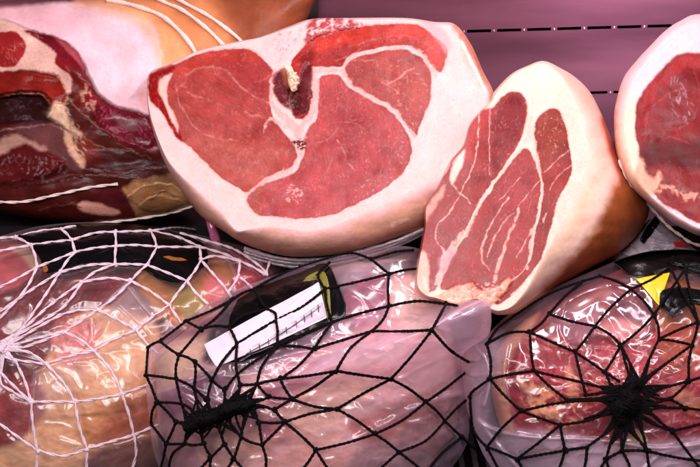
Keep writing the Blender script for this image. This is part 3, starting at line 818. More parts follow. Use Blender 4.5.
WHOLE = [(-150, -60), (330, -60), (330, 30), (250, 100), (200, 120), (160, 118), (136, 111), (116, 106), (101, 96), (90, 78), (82, 60), (70, 45), (55, 37), (30, 30), (15, 24), (0, 20), (-60, 20), (-150, 60)]
p.poly(SKINA, (212, 134, 88), soft=4, g=.4, tone=.25)
p.poly([(200, -30), (220, 10), (250, 60), (320, 40), (320, -40)], (132, 62, 34), soft=14, alpha=.9, tone=.3)
p.poly([(100, 6), (140, 10), (165, 22), (185, 45), (190, 70), (165, 66), (155, 30)], (228, 164, 116), soft=6, alpha=.7)
p.poly(FATA, (238, 194, 204), soft=2.6, warp=.8, h=.002, g=.5)
p.poly([(148, 22), (162, 40), (170, 70), (172, 110), (160, 112), (158, 70), (150, 42), (138, 24)], (236, 166, 128), soft=7, warp=1, alpha=.7)
p.poly([(100, 2), (130, 10), (152, 22), (146, 28), (120, 18), (90, 10), (70, 6)], (240, 176, 140), soft=5, warp=1, alpha=.7)
p.poly([(-40, 8), (40, 6), (80, 16), (60, 34), (20, 20), (-40, 18)], (236, 164, 176), soft=8, warp=1, alpha=.5)
p.flecks([(90, 20), (150, 30), (158, 110), (110, 95)], 26, (226, 150, 150), (3, 9), (.6, 2), ang=60, spread=30, alpha=(.1, .3), seed=70)
p.poly([(140, 92), (150, 96), (146, 106), (138, 100)], (232, 150, 140), soft=3, alpha=.5)
p.poly([(-40, 22), (0, 20), (15, 24), (30, 30), (42, 38), (56, 48), (64, 60), (71, 80), (72, 92), (66, 92), (58, 76), (45, 72), (20, 70), (0, 72), (-40, 75)], (226, 178, 164), soft=1.6, warp=1.2, h=.001, g=.36)
p.poly([(-5, 36), (10, 31), (20, 36), (26, 45), (22, 58), (12, 67), (-5, 63)], (172, 40, 42), soft=1.3, fib=60)
p.flecks([(0, 36), (20, 38), (24, 48), (12, 66), (0, 60)], 14, (222, 150, 140), (4, 9), (.4, 1), ang=60, spread=25, alpha=(.3, .7), seed=61)
p.poly([(58, 51), (67, 54), (77, 64), (73, 75), (62, 70), (55, 62)], (146, 28, 28), soft=1.4)
CRIM = [(24, 30), (52, 36), (68, 43), (79, 56), (86, 74), (95, 92), (105, 104), (125, 111), (150, 116), (156, 135), (158, 152), (148, 152), (130, 148), (110, 136), (95, 118), (85, 100), (75, 80), (62, 60), (45, 44)]
p.poly(CRIM, (128, 24, 40), soft=1.8, warp=1.5, g=.28)
p.poly([(72, 62), (80, 70), (86, 90), (84, 112), (74, 100), (72, 80)], (122, 30, 22), soft=3, alpha=.85)
p.poly([(82, 84), (92, 92), (98, 104), (90, 112), (82, 100)], (190, 130, 110), soft=3, warp=2, nz=(5, .4))
p.poly([(100, 104), (125, 113), (150, 118), (152, 146), (130, 146), (108, 132), (98, 118)], (120, 26, 46), soft=3, warp=2, h=.002, alpha=.9)
p.flecks([(88, 100), (125, 112), (154, 120), (150, 148), (112, 134)], 130, (214, 96, 130), (1.5, 5), (.6, 1.8), alpha=(.2, .6), seed=62)
p.flecks([(88, 100), (125, 112), (154, 120), (150, 148), (112, 134)], 80, (70, 10, 20), (1.5, 5), (.8, 2), alpha=(.3, .7), seed=63)
p.poly([(112, 114), (120, 116), (138, 124), (134, 130), (120, 126)], (130, 90, 96), soft=3, alpha=.7)
p.poly([(55, 37), (70, 45), (80, 58), (84, 70), (78, 62), (66, 50)], (214, 96, 110), soft=1.6, alpha=.75)
p.poly([(-40, 74), (0, 72), (20, 72), (45, 74), (60, 80), (67, 95), (60, 106), (50, 110), (40, 95), (20, 92), (5, 97), (-40, 96)], (140, 32, 24), soft=2, g=.26, h=.002, fib=5)
p.poly([(-20, 100), (8, 95), (30, 93), (45, 97), (50, 110), (45, 124), (20, 124), (-20, 122)], (50, 20, 22), soft=4, h=-.007, g=.22)
p.flecks([(4, 96), (44, 96), (48, 120), (4, 120)], 30, (90, 70, 84), (2, 6), (.8, 2), ang=80, alpha=(.2, .5), seed=64)
p.poly([(47, 116), (54, 102), (64, 106), (70, 122), (83, 134), (80, 140), (66, 128), (56, 122)], (206, 168, 142), soft=2.6, warp=1.6, h=.003)
p.poly([(12, 126), (50, 122), (64, 130), (70, 155), (82, 172), (60, 165), (45, 150), (30, 138)], (104, 58, 60), soft=3, g=.3)
p.poly([(64, 128), (72, 134), (76, 150), (86, 160), (82, 168), (72, 158), (65, 142)], (206, 160, 132), soft=2, warp=1.5)
p.poly([(74, 140), (82, 136), (100, 152), (102, 166), (90, 168), (82, 156)], (126, 40, 28), soft=4, alpha=.8)
p.poly([(-10, 150), (20, 141), (45, 150), (66, 165), (40, 178), (-10, 182)], (92, 24, 26), soft=3, g=.12, h=.003)
p.poly([(14, 134), (26, 138), (46, 148), (36, 150), (22, 144), (-5, 158), (-5, 146)], (182, 140, 126), soft=3, warp=2, alpha=.8)
p.poly([(84, 168), (110, 150), (150, 156), (178, 176), (150, 184), (110, 182)], (66, 22, 22), soft=5, alpha=.7)
p.poly([(124, 188), (150, 178), (176, 178), (198, 200), (176, 214), (150, 218), (138, 214), (130, 200)], (172, 126, 86), soft=3.5, warp=2.5, tone=.6, alpha=.85)
p.poly([(140, 192), (160, 186), (172, 194), (160, 206), (146, 204)], (150, 96, 56), soft=4, alpha=.6)
p.poly([(77, 206), (82, 202), (92, 202), (118, 210), (114, 215), (86, 213)], (214, 156, 140), soft=2, warp=1.2)
p.poly([(88, 192), (108, 188), (126, 196), (128, 208), (108, 206)], (92, 26, 36), soft=3, alpha=.8)
p.flecks([(0, 150), (60, 160), (60, 176), (0, 180)], 40, (190, 150, 156), (2, 6), (.5, 1.4), ang=60, spread=50, alpha=(.08, .3), seed=65)  # pale flecks: glints on the wet patch painted into the colour
for pts, w_, c_ in (([(0, 97), (20, 93), (42, 96), (52, 108)], 1.4, (190, 120, 100)), ([(0, 131), (20, 128), (48, 124), (62, 130)], 1.2, (150, 110, 108)), ([(66, 96), (80, 112), (100, 128), (125, 140), (150, 152)], 1.3, (170, 110, 96)), ([(80, 136), (100, 146), (125, 150), (150, 158)], 1.0, (150, 80, 60)),
                    ([(70, 158), (90, 170), (120, 172), (160, 168)], 1.4, (120, 84, 84)), ([(85, 175), (110, 176), (150, 180)], 1.2, (130, 96, 90)), ([(128, 196), (145, 186), (168, 184), (190, 196)], 2.2, (214, 172, 122)), ([(138, 206), (156, 196), (176, 200), (190, 206)], 1.8, (206, 166, 116)), ([(132, 200), (146, 210), (168, 212)], 2, (96, 60, 36)),
                    ([(150, 200), (164, 192), (178, 196)], 1.5, (104, 64, 38)), ([(0, 186), (40, 184), (80, 176)], 2.5, (50, 14, 14)), ([(40, 210), (70, 204), (80, 207)], 2, (110, 60, 60)), ([(48, 118), (56, 105), (64, 108)], 1.5, (228, 196, 160)), ([(58, 78), (68, 94), (62, 106)], 1.6, (200, 150, 130))):
    p.stroke(pts, w_, c_, soft=1.2, warp=1.6, alpha=.75, h=.0008)
p.flecks([(46, 108), (68, 106), (84, 134), (82, 166), (66, 140)], 40, (232, 204, 170), (3, 9), (.6, 1.8), ang=55, spread=18, alpha=(.2, .6), seed=67)
p.flecks([(46, 108), (68, 106), (84, 134), (82, 166), (66, 140)], 30, (120, 66, 40), (3, 9), (.6, 1.6), ang=55, spread=18, alpha=(.2, .6), seed=68)
p.flecks([(5, 155), (60, 158), (62, 172), (5, 178)], 50, (206, 186, 196), (1.5, 5), (.5, 1.4), ang=95, spread=35, alpha=(.1, .4), seed=69)  # finer painted glints on the same wet patch
p.reds(.2)
hb = sdf(cr(WHOLE, True, 4), u, v)
meatmask = sstep(0, 6, hb)
d = d - 1.5 * p.h - meatmask * (.007 * fbm(u / 44, v / 28, 2, 12) + .0003 * perlin(u / 13, v / 6, 3)) - (1 - meatmask) * .003 * fbm(u / 60, v / 60, 3, 9)
VA = at(u, v, d)
fu, fv = u[Fc].mean(1), v[Fc].mean(1)
selA = (sdf(cr(WHOLE, True, 4), fu, fv) < 0)
ham_l = thing('cured_ham', at(100, 222, 1.1), 'big bone-in ham with dark lean meat and white rind, tied with string, at upper left', 'ham')
split(ham_l, VA, Fc, p.col, p.g, selA, ('rind', 'lean_meat'), (M_RIND, M_LEAN))
bvhA = bvh_of(VA, Fc)
for pts, r, pl in (([(107, 0), (122, 2.5), (137, 6.5), (158, 14), (171, 23), (184, 36), (194, 50), (199, 64)], .0022, 1), ([(150, -5), (166, 3), (182, 10), (205, 27), (224, 46), (236, 62)], .0019, 1),
                   ([(172, -4), (190, 6), (207, 15), (227, 29), (242, 42), (250, 56)], .0018, 1), ([(-60, 196), (-20, 201), (0, 202), (25, 201.5), (60, 194), (90, 187.5), (118, 184)], .0013, 2),
                   ([(80, 224), (95, 223.5), (140, 218.5), (178, 211), (205, 200)], .0013, 2)):
    ln = surf_line(bvhA, pts, 1.1, .0012)
    VV, FF = tubes([ln], r, 9, pl, .03, 4)
    make('string', VV, FF, M_STRING, ham_l)


# =============================================================== packaged hams in netting
def crinkle(u, v, seed, amp):
    wx = 9 * perlin(u / 40, v / 40, seed + 11); wy = 9 * perlin(u / 40, v / 40, seed + 12)
    a = 1 - np.sqrt(perlin((u + wx) / 46 + v / 90, (v + wy) / 26 - u / 80, seed) ** 2 + .002) * 2
    b = 1 - np.sqrt(perlin((u + wx) / 21 - v / 50, (v + wy) / 24 + u / 60, seed + 3) ** 2 + .004) * 2
    spot = np.clip(perlin(u / 50, v / 50, seed + 20) * 1.6 + .35, 0, 1)
    return amp * (.8 * np.clip(a, 0, 1) ** 2.5 + .45 * spot * np.clip(b, 0, 1) ** 3)


def creases(u, v, d, milk, lst):
    for pts, w, h, a in lst:
        P = cr(pts, False, 5); best = np.full(u.shape, 1e9)
        for p0, p1 in zip(P[:-1], P[1:]):
            e = p1 - p0; t = np.clip(((u - p0[0]) * e[0] + (v - p0[1]) * e[1]) / (e @ e + 1e-9), 0, 1)
            best = np.minimum(best, np.hypot(u - p0[0] - t * e[0], v - p0[1] - t * e[1]))
        f = np.exp(-(best / w) ** 2)
        d = d - h * f; milk = milk + a * np.exp(-(best / (w * .55)) ** 2)
    return d, milk


def indent(u, v, d, nodes, edges, deep=.0012, w=6):
    '''the cords press into the bag'''
    best = np.full(u.shape, 1e9)
    for e in edges:
        P = np.array([nodes[q] if isinstance(q, str) else q for q in e], float)
        if len(P) > 2: P = cr(P, False, 4)
        for p0, p1 in zip(P[:-1], P[1:]):
            m = np.where((u > min(p0[0], p1[0]) - 14) & (u < max(p0[0], p1[0]) + 14) & (v > min(p0[1], p1[1]) - 14) & (v < max(p0[1], p1[1]) + 14))[0]
            if not len(m): continue
            g = p1 - p0; t = np.clip(((u[m] - p0[0]) * g[0] + (v[m] - p0[1]) * g[1]) / (g @ g + 1e-9), 0, 1)
            best[m] = np.minimum(best[m], np.hypot(u[m] - p0[0] - t * g[0], v[m] - p0[1] - t * g[1]))
    return d + deep * np.exp(-(best / w) ** 2) - .0012


def shrink(S, c, k, dd):
    return [(c[0] + (x - c[0]) * k, c[1] + (y - c[1]) * k, q + dd) for x, y, q in S]


def gather(parent, a, b, width, d0, bulge, n, r, mat, seed, rays, hubs):
    """the bunched end of a net: cords pulled tight over each other, frayed at the rim"""
    rr = random.Random(seed); lines, fuzz = [], []
    ax, ay = a; bx, by = b; L = math.hypot(bx - ax, by - ay); tx, ty = (bx - ax) / L, (by - ay) / L

    def pt(s, t, lift):
        k = max(.25, 1 - .55 * abs(2 * s - 1) ** 2.2) * (1 + .35 * float(perlin(s * 5 + seed, (t > 0) * 3.3 + .4)))
        w = t * width * k
        return (ax + (bx - ax) * s - ty * w, ay + (by - ay) * s + tx * w, d0 - bulge * k * max(0, 1 - min(1, abs(t)) ** 2) ** .5 * lift)
    for i in range(n):
        s0, t0 = rr.random(), rr.uniform(-.75, .75)
        an = rr.gauss(0, .45) if rr.random() < .55 else rr.uniform(0, PI)
        pts = []
        for q in np.linspace(-.5, .5, 7):
            ln = rr.uniform(.95, 1.05) * (.5 if abs(math.cos(an)) > .6 else .9)
            pts.append(pt(min(max(s0 + q * ln * math.cos(an), -.03), 1.03), max(-1.05, min(1.05, t0 + q * 1.6 * math.sin(an) + rr.gauss(0, .04))), rr.uniform(.82, 1.04)))
        P = cr(pts, False, 3); lines.append(at(P[:, 0], P[:, 1], P[:, 2]))
    nodes, edges, bvh = rays           # every cord of the net splits into several that run into the bunch
    for e in edges:
        ends = [(e[0], e[1:]), (e[-1], e[-2::-1])]
        for nm, rest in ends:
            if not (isinstance(nm, str) and nm[0] in 'gc' and len(nm) == 2 and nm in hubs): continue
            q = rest[0]; q = nodes[q] if isinstance(q, str) else q
            g = nodes[nm]; sc = ((g[0] - ax) * tx + (g[1] - ay) * ty) / L
            ex, ey = q[0] - g[0], q[1] - g[1]
            for k in range(6):
                f = rr.uniform(.12, .6) if L < 55 and width > 9 else rr.uniform(.3, .9); s0 = min(max(sc + rr.gauss(0, .10), 0), 1)
                sg = 1 if (-(g[0] + ex * .4 - ax) * ty + (g[1] + ey * .4 - ay) * tx) > 0 else -1
                x2, y2 = g[0] + ex * f, g[1] + ey * f
                d2 = cast(bvh, np.array([x2]), np.array([y2]), d0)[0] - .0014
                p0 = pt(s0, -sg * rr.uniform(.2, .7), rr.uniform(.9, 1.05)); p1 = pt(s0, sg * rr.uniform(.1, .5), rr.uniform(.95, 1.1))
                p2 = pt(min(max(s0 + rr.gauss(0, .04), 0), 1), sg * .95, 1); p2 = (p2[0], p2[1], min(p2[2], d2 + .001))
                pm = ((p2[0] + x2) / 2 + rr.gauss(0, .5), (p2[1] + y2) / 2 + rr.gauss(0, .5), (p2[2] + d2) / 2 - .0006)
                P = cr([p0, p1, p2, pm, (x2, y2, d2)], False, 6); lines.append(at(P[:, 0], P[:, 1], P[:, 2]))
    for i in range(n):
        s0, t0 = rr.uniform(-.02, 1.02), rr.uniform(-1.0, 1.0)
        x, y, q = pt(s0, t0, 1.05); an = rr.uniform(0, 2 * PI); pts = []
        for k in range(6):
            pts.append((x, y, q - rr.uniform(0, .0012))); an += rr.gauss(0, .9); x += math.cos(an) * 1.0; y += math.sin(an) * 1.0
        P = cr(pts, False, 3); fuzz.append(at(P[:, 0], P[:, 1], P[:, 2]))
    V, F = tubes(lines, r, 6, 1, .004, seed)
    V2, F2 = tubes(fuzz, r * .28, 4, 1, .004, seed)
    # the tight core
    us = []; nsx, ntx = 40, 16
    for s_ in np.linspace(0, 1, nsx):
        for t_ in np.linspace(0, 2 * PI, ntx, endpoint=False):
            x, y, q = pt(s_, math.cos(t_) * .55, 1); k = max(.25, 1 - .55 * abs(2 * s_ - 1) ** 2.2)
            us.append((x, y, d0 - bulge * .6 * k * math.sin(t_)))
    us = np.array(us); V3 = at(us[:, 0], us[:, 1], us[:, 2]); F3 = ring_faces(nsx, ntx)
    return make('net_gather', np.concatenate([V, V2, V3]), np.concatenate([F, F2 + len(V), F3 + len(V) + len(V2)]), mat, parent)


# ---- middle package
cM = (285, 385)
S_M = [(146, 378, .925), (147, 350, .93), (164, 334, .945), (185, 318, .955), (206, 305, .96), (240, 288, .97), (270, 277, .975), (300, 266, .98), (330, 257, .985), (370, 249, .99), (412, 247, .99), (445, 262, .985), (462, 296, .945),
       (479, 300, .885), (488, 302, .872), (491, 309, .870), (489, 334, .885), (470, 348, .91), (463, 358, .925), (465, 390, .945), (468, 440, .95), (440, 480, .945), (400, 508, .94), (330, 528, .935), (250, 528, .93), (180, 500, .925), (157, 462, .922), (149, 420, .92)]
S_MM = [(156, 378, .945), (157, 354, .95), (174, 340, .955), (195, 324, .96), (214, 312, .965), (244, 297, .975), (272, 286, .98), (300, 276, .985), (330, 268, .99), (370, 260, .995), (405, 260, .995), (430, 276, .99), (446, 300, .98),
        (452, 330, .965), (455, 360, .955), (456, 390, .955), (455, 430, .955), (430, 468, .95), (395, 495, .945), (330, 515, .94), (250, 515, .935), (188, 490, .932), (166, 455, .935), (158, 420, .935)]
uM, vM, dM, zM, FM, _, _ = inflate(S_MM, cM, .062, .06, nt=560, nf=190, p=.8)
p = Paint(uM, vM, (238, 188, 180), .4, seed=83)
p.poly([(150, 370), (170, 345), (200, 330), (230, 330), (220, 350), (190, 372), (165, 385)], (222, 186, 158), soft=6)
p.poly([(175, 335), (215, 312), (235, 318), (205, 336)], (150, 96, 96), soft=6)
p.poly([(230, 300), (290, 275), (345, 262), (350, 300), (330, 322), (215, 365), (205, 345)], (52, 44, 50), soft=5)
p.poly([(340, 262), (380, 250), (440, 250), (440, 275), (395, 275), (350, 290)], (70, 54, 62), soft=6, tone=.5)
p.poly([(335, 268), (375, 260), (405, 262), (400, 270), (350, 288), (338, 285)], (150, 134, 140), soft=6, tone=.5)
p.poly([(330, 320), (350, 285), (385, 272), (390, 300), (370, 325), (340, 335)], (150, 92, 112), soft=8, tone=.3)
p.poly([(180, 385), (215, 370), (245, 385), (225, 400), (190, 405)], (128, 88, 108), soft=7, alpha=.9)
p.poly([(262, 385), (290, 372), (315, 385), (312, 405), (290, 412), (268, 402)], (168, 102, 112), soft=6)
p.poly([(255, 425), (275, 415), (300, 430), (290, 445), (265, 442)], (160, 96, 108), soft=7)
p.poly([(245, 360), (330, 335), (385, 320), (420, 310), (440, 335), (400, 375), (330, 380), (280, 375)], (222, 150, 158), soft=9, alpha=.8)
p.poly([(395, 300), (430, 300), (445, 320), (430, 335), (398, 325)], (230, 190, 172), soft=8, alpha=.8)
p.poly([(290, 400), (335, 380), (380, 385), (350, 410), (330, 440), (300, 442)], (224, 178, 152), soft=8, alpha=.85)
p.poly([(345, 425), (390, 405), (440, 385), (462, 385), (458, 410), (410, 430), (372, 445)], (166, 88, 84), soft=6, alpha=.85, fib=-25)
p.poly([(395, 436), (450, 405), (460, 440), (420, 460)], (132, 84, 86), soft=6, alpha=.8)
p.poly([(360, 445), (400, 440), (430, 460), (400, 480), (350, 475)], (110, 84, 96), soft=8, alpha=.7)
p.flecks([(170, 340), (445, 290), (455, 430), (300, 470), (170, 440)], 160, (236, 196, 186), (5, 16), (1, 3.5), ang=-20, spread=25, alpha=(.1, .35), seed=81)
p.flecks([(250, 370), (440, 330), (455, 430), (300, 450)], 70, (150, 70, 84), (5, 14), (1, 3), ang=-20, spread=20, alpha=(.1, .35), seed=82)
p.poly([(160, 400), (200, 395), (262, 410), (250, 460), (200, 480), (165, 460)], (132, 84, 92), soft=8, alpha=.8, tone=.4)
p.poly([(200, 430), (240, 425), (262, 445), (240, 475), (205, 470)], (206, 160, 136), soft=8, alpha=.6)
p.poly([(275, 430), (320, 440), (350, 460), (300, 490), (262, 470)], (206, 146, 128), soft=8, alpha=.7)
p.poly([(320, 352), (372, 338), (420, 342), (400, 362), (340, 368)], (240, 196, 196), soft=8, alpha=.7)
p.poly([(345, 300), (372, 280), (392, 285), (390, 310), (362, 328), (340, 330)], (158, 84, 104), soft=7, alpha=.8, tone=.3)
p.poly([(392, 284), (428, 290), (446, 310), (440, 332), (412, 330), (394, 312)], (240, 206, 182), soft=7, alpha=.8)
p.poly([(155, 395), (200, 378), (235, 385), (215, 405), (170, 420)], (112, 70, 92), soft=8, alpha=.75)
p.poly([(225, 352), (280, 338), (330, 318), (340, 330), (290, 356), (235, 372)], (150, 92, 116), soft=7, alpha=.7)
dM = dM - .004 * fbm(uM / 40, vM / 30, 4, 33)
u, v, d, z, Fb, _, _ = inflate(S_M, cM, .07, .07, nt=560, nf=200, p=.75)
fr = sstep(1.05, .6, 1 + z)
d = d - crinkle(u - v * .3, v, 5, .0032) * np.where(z < 0, .35 + .65 * fr, .2)
qa = u * .86 - v * .5; qb = u * .5 + v * .86
milk = .05 + .44 * np.clip(fbm(qa / 70, qb / 17, 4, 51), 0, 1) + .12 * np.clip(perlin(qa / 60, qb / 5, 52), 0, 1) * np.clip(perlin(u / 60, v / 60, 53) + .4, 0, 1) + .10 * crinkle(u - v * .3, v, 5, 1)
milk = milk * (1 - .85 * sstep(8, -8, sdf(np.array([(160, 330), (300, 262), (440, 240), (430, 275), (350, 285), (345, 315), (210, 370), (170, 380)], float), u, v)))
flap = sstep(12, -12, sdf(cr([(430, 330), (470, 298), (494, 300), (492, 340), (462, 360), (465, 400), (425, 392), (395, 375)], True, 4), u, v))
milk = milk * (1 - flap) + (.32 + .15 * fbm(u / 30, v / 30, 3, 4)) * flap
milk = milk * (1 - .7 * sstep(20, -20, sdf(np.array([(150, 380), (230, 372), (285, 390), (280, 430), (220, 470), (150, 460)], float), u, v)))
milk = milk + .14 * sstep(30, -30, sdf(np.array([(230, 375), (330, 330), (440, 320), (460, 380), (380, 400)], float), u, v))
pk_m = thing('packaged_ham', at(300, 500, .96), 'bagged ham in black netting with a white printed sticker, bottom row middle', 'packaged ham', 'netted packaged hams in the bottom row')
make('meat', at(uM, vM, dM), FM, M_PACK, pk_m, p.col, p.g)
d, milk = creases(u, v, d, milk, [([(394, 276), (410, 290), (428, 301)], 2.2, .0022, .25), ([(330, 336), (352, 344), (382, 350)], 3, .002, .15), ([(236, 362), (262, 350), (292, 340)], 3, .002, .2), ([(462, 352), (425, 366), (392, 384)], 2.2, .002, .22),
    ([(432, 328), (456, 312), (480, 301)], 1.6, .0022, .5), ([(466, 392), (430, 402), (392, 420), (350, 442)], 3.5, .003, .15), ([(150, 395), (185, 384), (222, 372)], 2.2, .002, .2), ([(404, 315), (420, 318), (432, 330)], 2, .0018, .15), ([(262, 362), (300, 352), (345, 350)], 2.6, .002, .12), ([(310, 372), (350, 392), (372, 400)], 3, .0016, .1)])
NM = dict(n1=(148, 347), n2=(160, 341), n3=(186, 321), n4=(232, 300), n5=(201, 329), n6=(229, 327), n7=(267, 309), n8=(276, 320), n9=(237, 344), n10=(179, 355), n11=(195, 362), n12=(146, 375), n13=(176, 379), n14=(212, 380),
          n15=(240, 385), n16=(257, 384), n18=(157, 402), n19=(207, 400), n20=(225, 390), n21=(277, 346), n22=(194, 388), m2=(176, 422), m3=(151, 424), m4=(166, 444), m5=(185, 444), m6=(211, 457), m7=(204, 444), m8=(224, 444), m9=(241, 437),
          m10=(234, 459), m11=(259, 422), m12=(262, 445), m14=(274, 410), m16=(269, 397), m19=(161, 467), p1=(336, 371), p2=(280, 379), p3=(292, 399), p4=(337, 409), p5=(285, 422), p6=(316, 450), p7=(375, 434), p8=(391, 379), p9=(426, 402),
          p10=(399, 452), q1=(314, 349), q2=(332, 322), q3=(389, 306), q4=(372, 331), q5=(432, 330), r1=(446, 304), r2=(462, 356), r3=(463, 374), r4=(445, 421), r5=(462, 437), r6=(463, 402), t1=(389, 274), t2=(325, 289), t3=(371, 259), s1=(254, 289), s2=(300, 267),
          ga=(190, 424), gb=(200, 420), gc=(212, 415), gd=(224, 411), ge=(236, 407), gf=(247, 404))
EM = [('n1', 'n2'), ('n2', 'n3'), ('n3', 'n4'), ('n4', 's1'), ('s1', 's2'), ('s2', (332, 257), (352, 253), 't3'), ('n2', 'n10'), ('n10', 'n11'), ('n3', 'n5'), ('n4', (216, 318), 'n5'), ('n5', (186, 347), 'n10'), ('n5', 'n6'), ('n6', (243, 316), 'n7'), ('n6', 'n9'),
      ('s1', (262, 303), 'n7'), ('n7', (275, 313), 'n8'), ('n8', 'n21'), ('n8', 'n9'), ('n9', (222, 362), 'n14'), ('n9', (236, 366), 'n15'), ('n21', (262, 366), 'n16'), ('n21', (240, 372), 'n20'), ('n11', 'n14'), ('n11', 'n22'), ('n10', 'n13'), ('n1', 'n12'), ('n12', 'n13'),
      ('n13', 'n22'), ('n12', 'n18'), ('n14', 'n20'), ('n14', 'n19'), ('n18', 'm2'), ('n18', (152, 412), 'm3'), ('m3', 'm4'), ('m2', 'm4'), ('m4', 'm5'), ('m5', 'ga'), ('m4', 'm19'), ('m5', (172, 455), (168, 475)), ('m7', 'gb'), ('m7', 'm5'), ('m7', 'm6'), ('m8', 'gc'), ('m8', 'm6'), ('m8', 'm10'),
      ('m9', 'gd'), ('m9', 'm10'), ('m9', 'gf'), ('m11', 'gf'), ('m11', 'm12'), ('m9', 'm12'), ('m12', (266, 470)), ('m12', 'p5'), ('m14', 'p5'), ('m14', 'gf'), ('m16', 'gf'), ('m16', 'p3'), ('m16', 'n16'), ('n16', 'p2'), ('n16', 'gf'), ('n15', 'ge'), ('n15', 'n16'), ('n20', 'gd'), ('n19', 'gc'), ('n22', 'gb'),
      ('n22', 'n19'), ('n13', (182, 405), 'ga'), ('m2', 'ga'), ('n18', (185, 405), 'gb'), ('m11', 'p5'), ('m14', 'p3'), ('p2', 'p3'), ('p3', 'p4'), ('p5', 'p4'), ('p5', 'p6'), ('p6', 'p7'), ('p6', (330, 472)), ('p7', 'p4'), ('p7', 'p10'), ('p7', 'p9'), ('p4', 'p8'), ('p1', 'p8'), ('p1', 'p3'), ('p1', 'p2'), ('p1', 'q4'),
      ('q4', 'q3'), ('q4', 'q5'), ('q4', 'q1'), ('q1', 'q2'), ('q1', 'p2'), ('q1', 'n21'), ('q2', 'q3'), ('q2', 't2'), ('q2', 'n21'), ('q3', 'r1'), ('q3', 't1'), ('t1', 't2'), ('t1', 't3'), ('t2', 'n8'), ('t2', (318, 275), (330, 262)), ('t3', (395, 252), (414, 250)), ('t1', (405, 270), (425, 268)), ('r1', 'q5'), ('q5', (476, 366)), ('q5', 'p8'), ('p8', 'p9'), ('p9', (446, 388), (476, 364)),
      ('p9', 'r4'), ('r4', (456, 409), (476, 392)), ('r4', 'r5'), ('r5', (476, 450)), ('p10', 'r4'), ('p10', (432, 478)), ('p10', (372, 476)), ('r5', (440, 455), (425, 475)), ('m6', (213, 476)), ('m10', (224, 474)), ('m10', (246, 474)), ('m6', (196, 474)), ('r1', (458, 306)), ('p6', (296, 476))]
d = indent(u, v, d, NM, EM)
VM = at(u, v, d)
make('plastic_bag', VM, Fb, M_FILM, pk_m, milk=np.clip(milk, .04, .8))
bvhM = bvh_of(VM, Fb)
patch(pk_m, 'backing_label', [(238, 300), (300, 273), (326, 264), (338, 284), (346, 314), (318, 330), (240, 362), (228, 350)], bvhM, .93, .0008, M_BLACK, 3, c=(285, 315))
ob = patch(pk_m, 'price_sticker', [(204, 345), (262, 313), (319, 282), (323, 300), (327, 318), (270, 345), (216, 367), (209, 356)], bvhM, .93, .0022, M_PAPER, 0, c=(266, 326))
patch(ob, 'print_strip', [(240, 353.5), (282, 329), (322, 302), (326, 316), (284, 336)], bvhM, .93, .0027, M_GREYPAPER, 0, n=20, c=(290, 328), thick=.0002)
VV, FF = [], []; base = 0
tk = [(250, 349, 5), (259, 344, 5), (268, 338.5, 6), (277, 333, 6), (286, 327, 7), (296, 321, 7), (304, 315.5, 7), (311, 309.5, 8), (318, 304.5, 8)]
lines = [surf_line(bvhM, [(x, y), (x + .6, y + h * .55), (x + .8, y + h)], .93, .0031, step=.8) for x, y, h in tk]
lines.append(surf_line(bvhM, [(246, 354), (282, 333), (321, 306)], .93, .0031))
VV, FF = tubes(lines, .00035, 5, 1, .1, 2)
make('printing', VV, FF, M_INK, ob)
patch(pk_m, 'label_stripe', [(302, 282), (310, 275), (322, 271), (327, 277), (330, 296), (331, 318), (327, 320), (324, 300), (319, 282), (311, 279)], bvhM, .93, .0015, M_OLIVE, 2, n=14, c=(322, 279))
nt_ = net(pk_m, 'net', NM, EM, bvhM, .95, .00112, M_BLACKNET, 1, 5, .0016)
dg = cast(bvhM, np.array([218.]), np.array([414.]), .88)[0]
gather(nt_, (186, 427), (251, 403), 7, dg + .002, .012, 110, .0009, M_BLACKNET, 8, (NM, EM, bvhM), ('ga', 'gb', 'gc', 'gd', 'ge', 'gf'))

# ---- right package
cR = (625, 395)
S_R = [(463, 352, .945), (477, 343, .945), (487, 335, .95), (504, 318, .965), (530, 301, .98), (560, 285, .99), (592, 271, .995), (625, 258, .995), (660, 252, .99), (705, 254, .985), (770, 290, .975), (805, 380, .96), (785, 470, .95), (705, 525, .945), (610, 535, .94), (530, 505, .94), (492, 468, .94), (474, 432, .94), (464, 392, .94)]
S_RM = [(492, 372, .965), (500, 345, .97), (518, 325, .98), (540, 309, .99), (565, 295, 1.0), (595, 281, 1.005), (625, 268, 1.005), (660, 262, 1.0), (700, 264, .995), (755, 298, .985), (788, 380, .97), (768, 455, .96), (700, 500, .955), (610, 505, .955), (545, 470, .955), (508, 440, .955), (494, 405, .96)]
uR, vR, dR, zR, FR, _, _ = inflate(S_RM, cR, .075, .06, nt=600, nf=210, p=.8)
p = Paint(uR, vR, (150, 38, 46), .5, seed=103)
p.poly([(485, 380), (497, 345), (515, 325), (540, 312), (522, 340), (508, 365), (506, 385), (512, 420), (520, 450), (500, 440)], (226, 168, 138), soft=3.5)
p.poly([(545, 312), (570, 292), (598, 281), (628, 285), (650, 305), (652, 330), (628, 345), (600, 338), (570, 348), (548, 338)], (146, 74, 80), soft=5, h=.006, tone=.3)
p.poly([(556, 320), (585, 300), (600, 310), (596, 328), (570, 340)], (160, 104, 116), soft=6, alpha=.8)
p.poly([(596, 328), (620, 318), (645, 325), (640, 345), (620, 342)], (226, 150, 146), soft=5, alpha=.8)
p.poly([(615, 300), (645, 308), (648, 325), (622, 318)], (108, 62, 74), soft=5, alpha=.8)
p.poly([(598, 262), (640, 276), (656, 300), (656, 330), (676, 330), (710, 316), (750, 310), (760, 250), (640, 240)], (214, 116, 48), soft=4, g=.35)
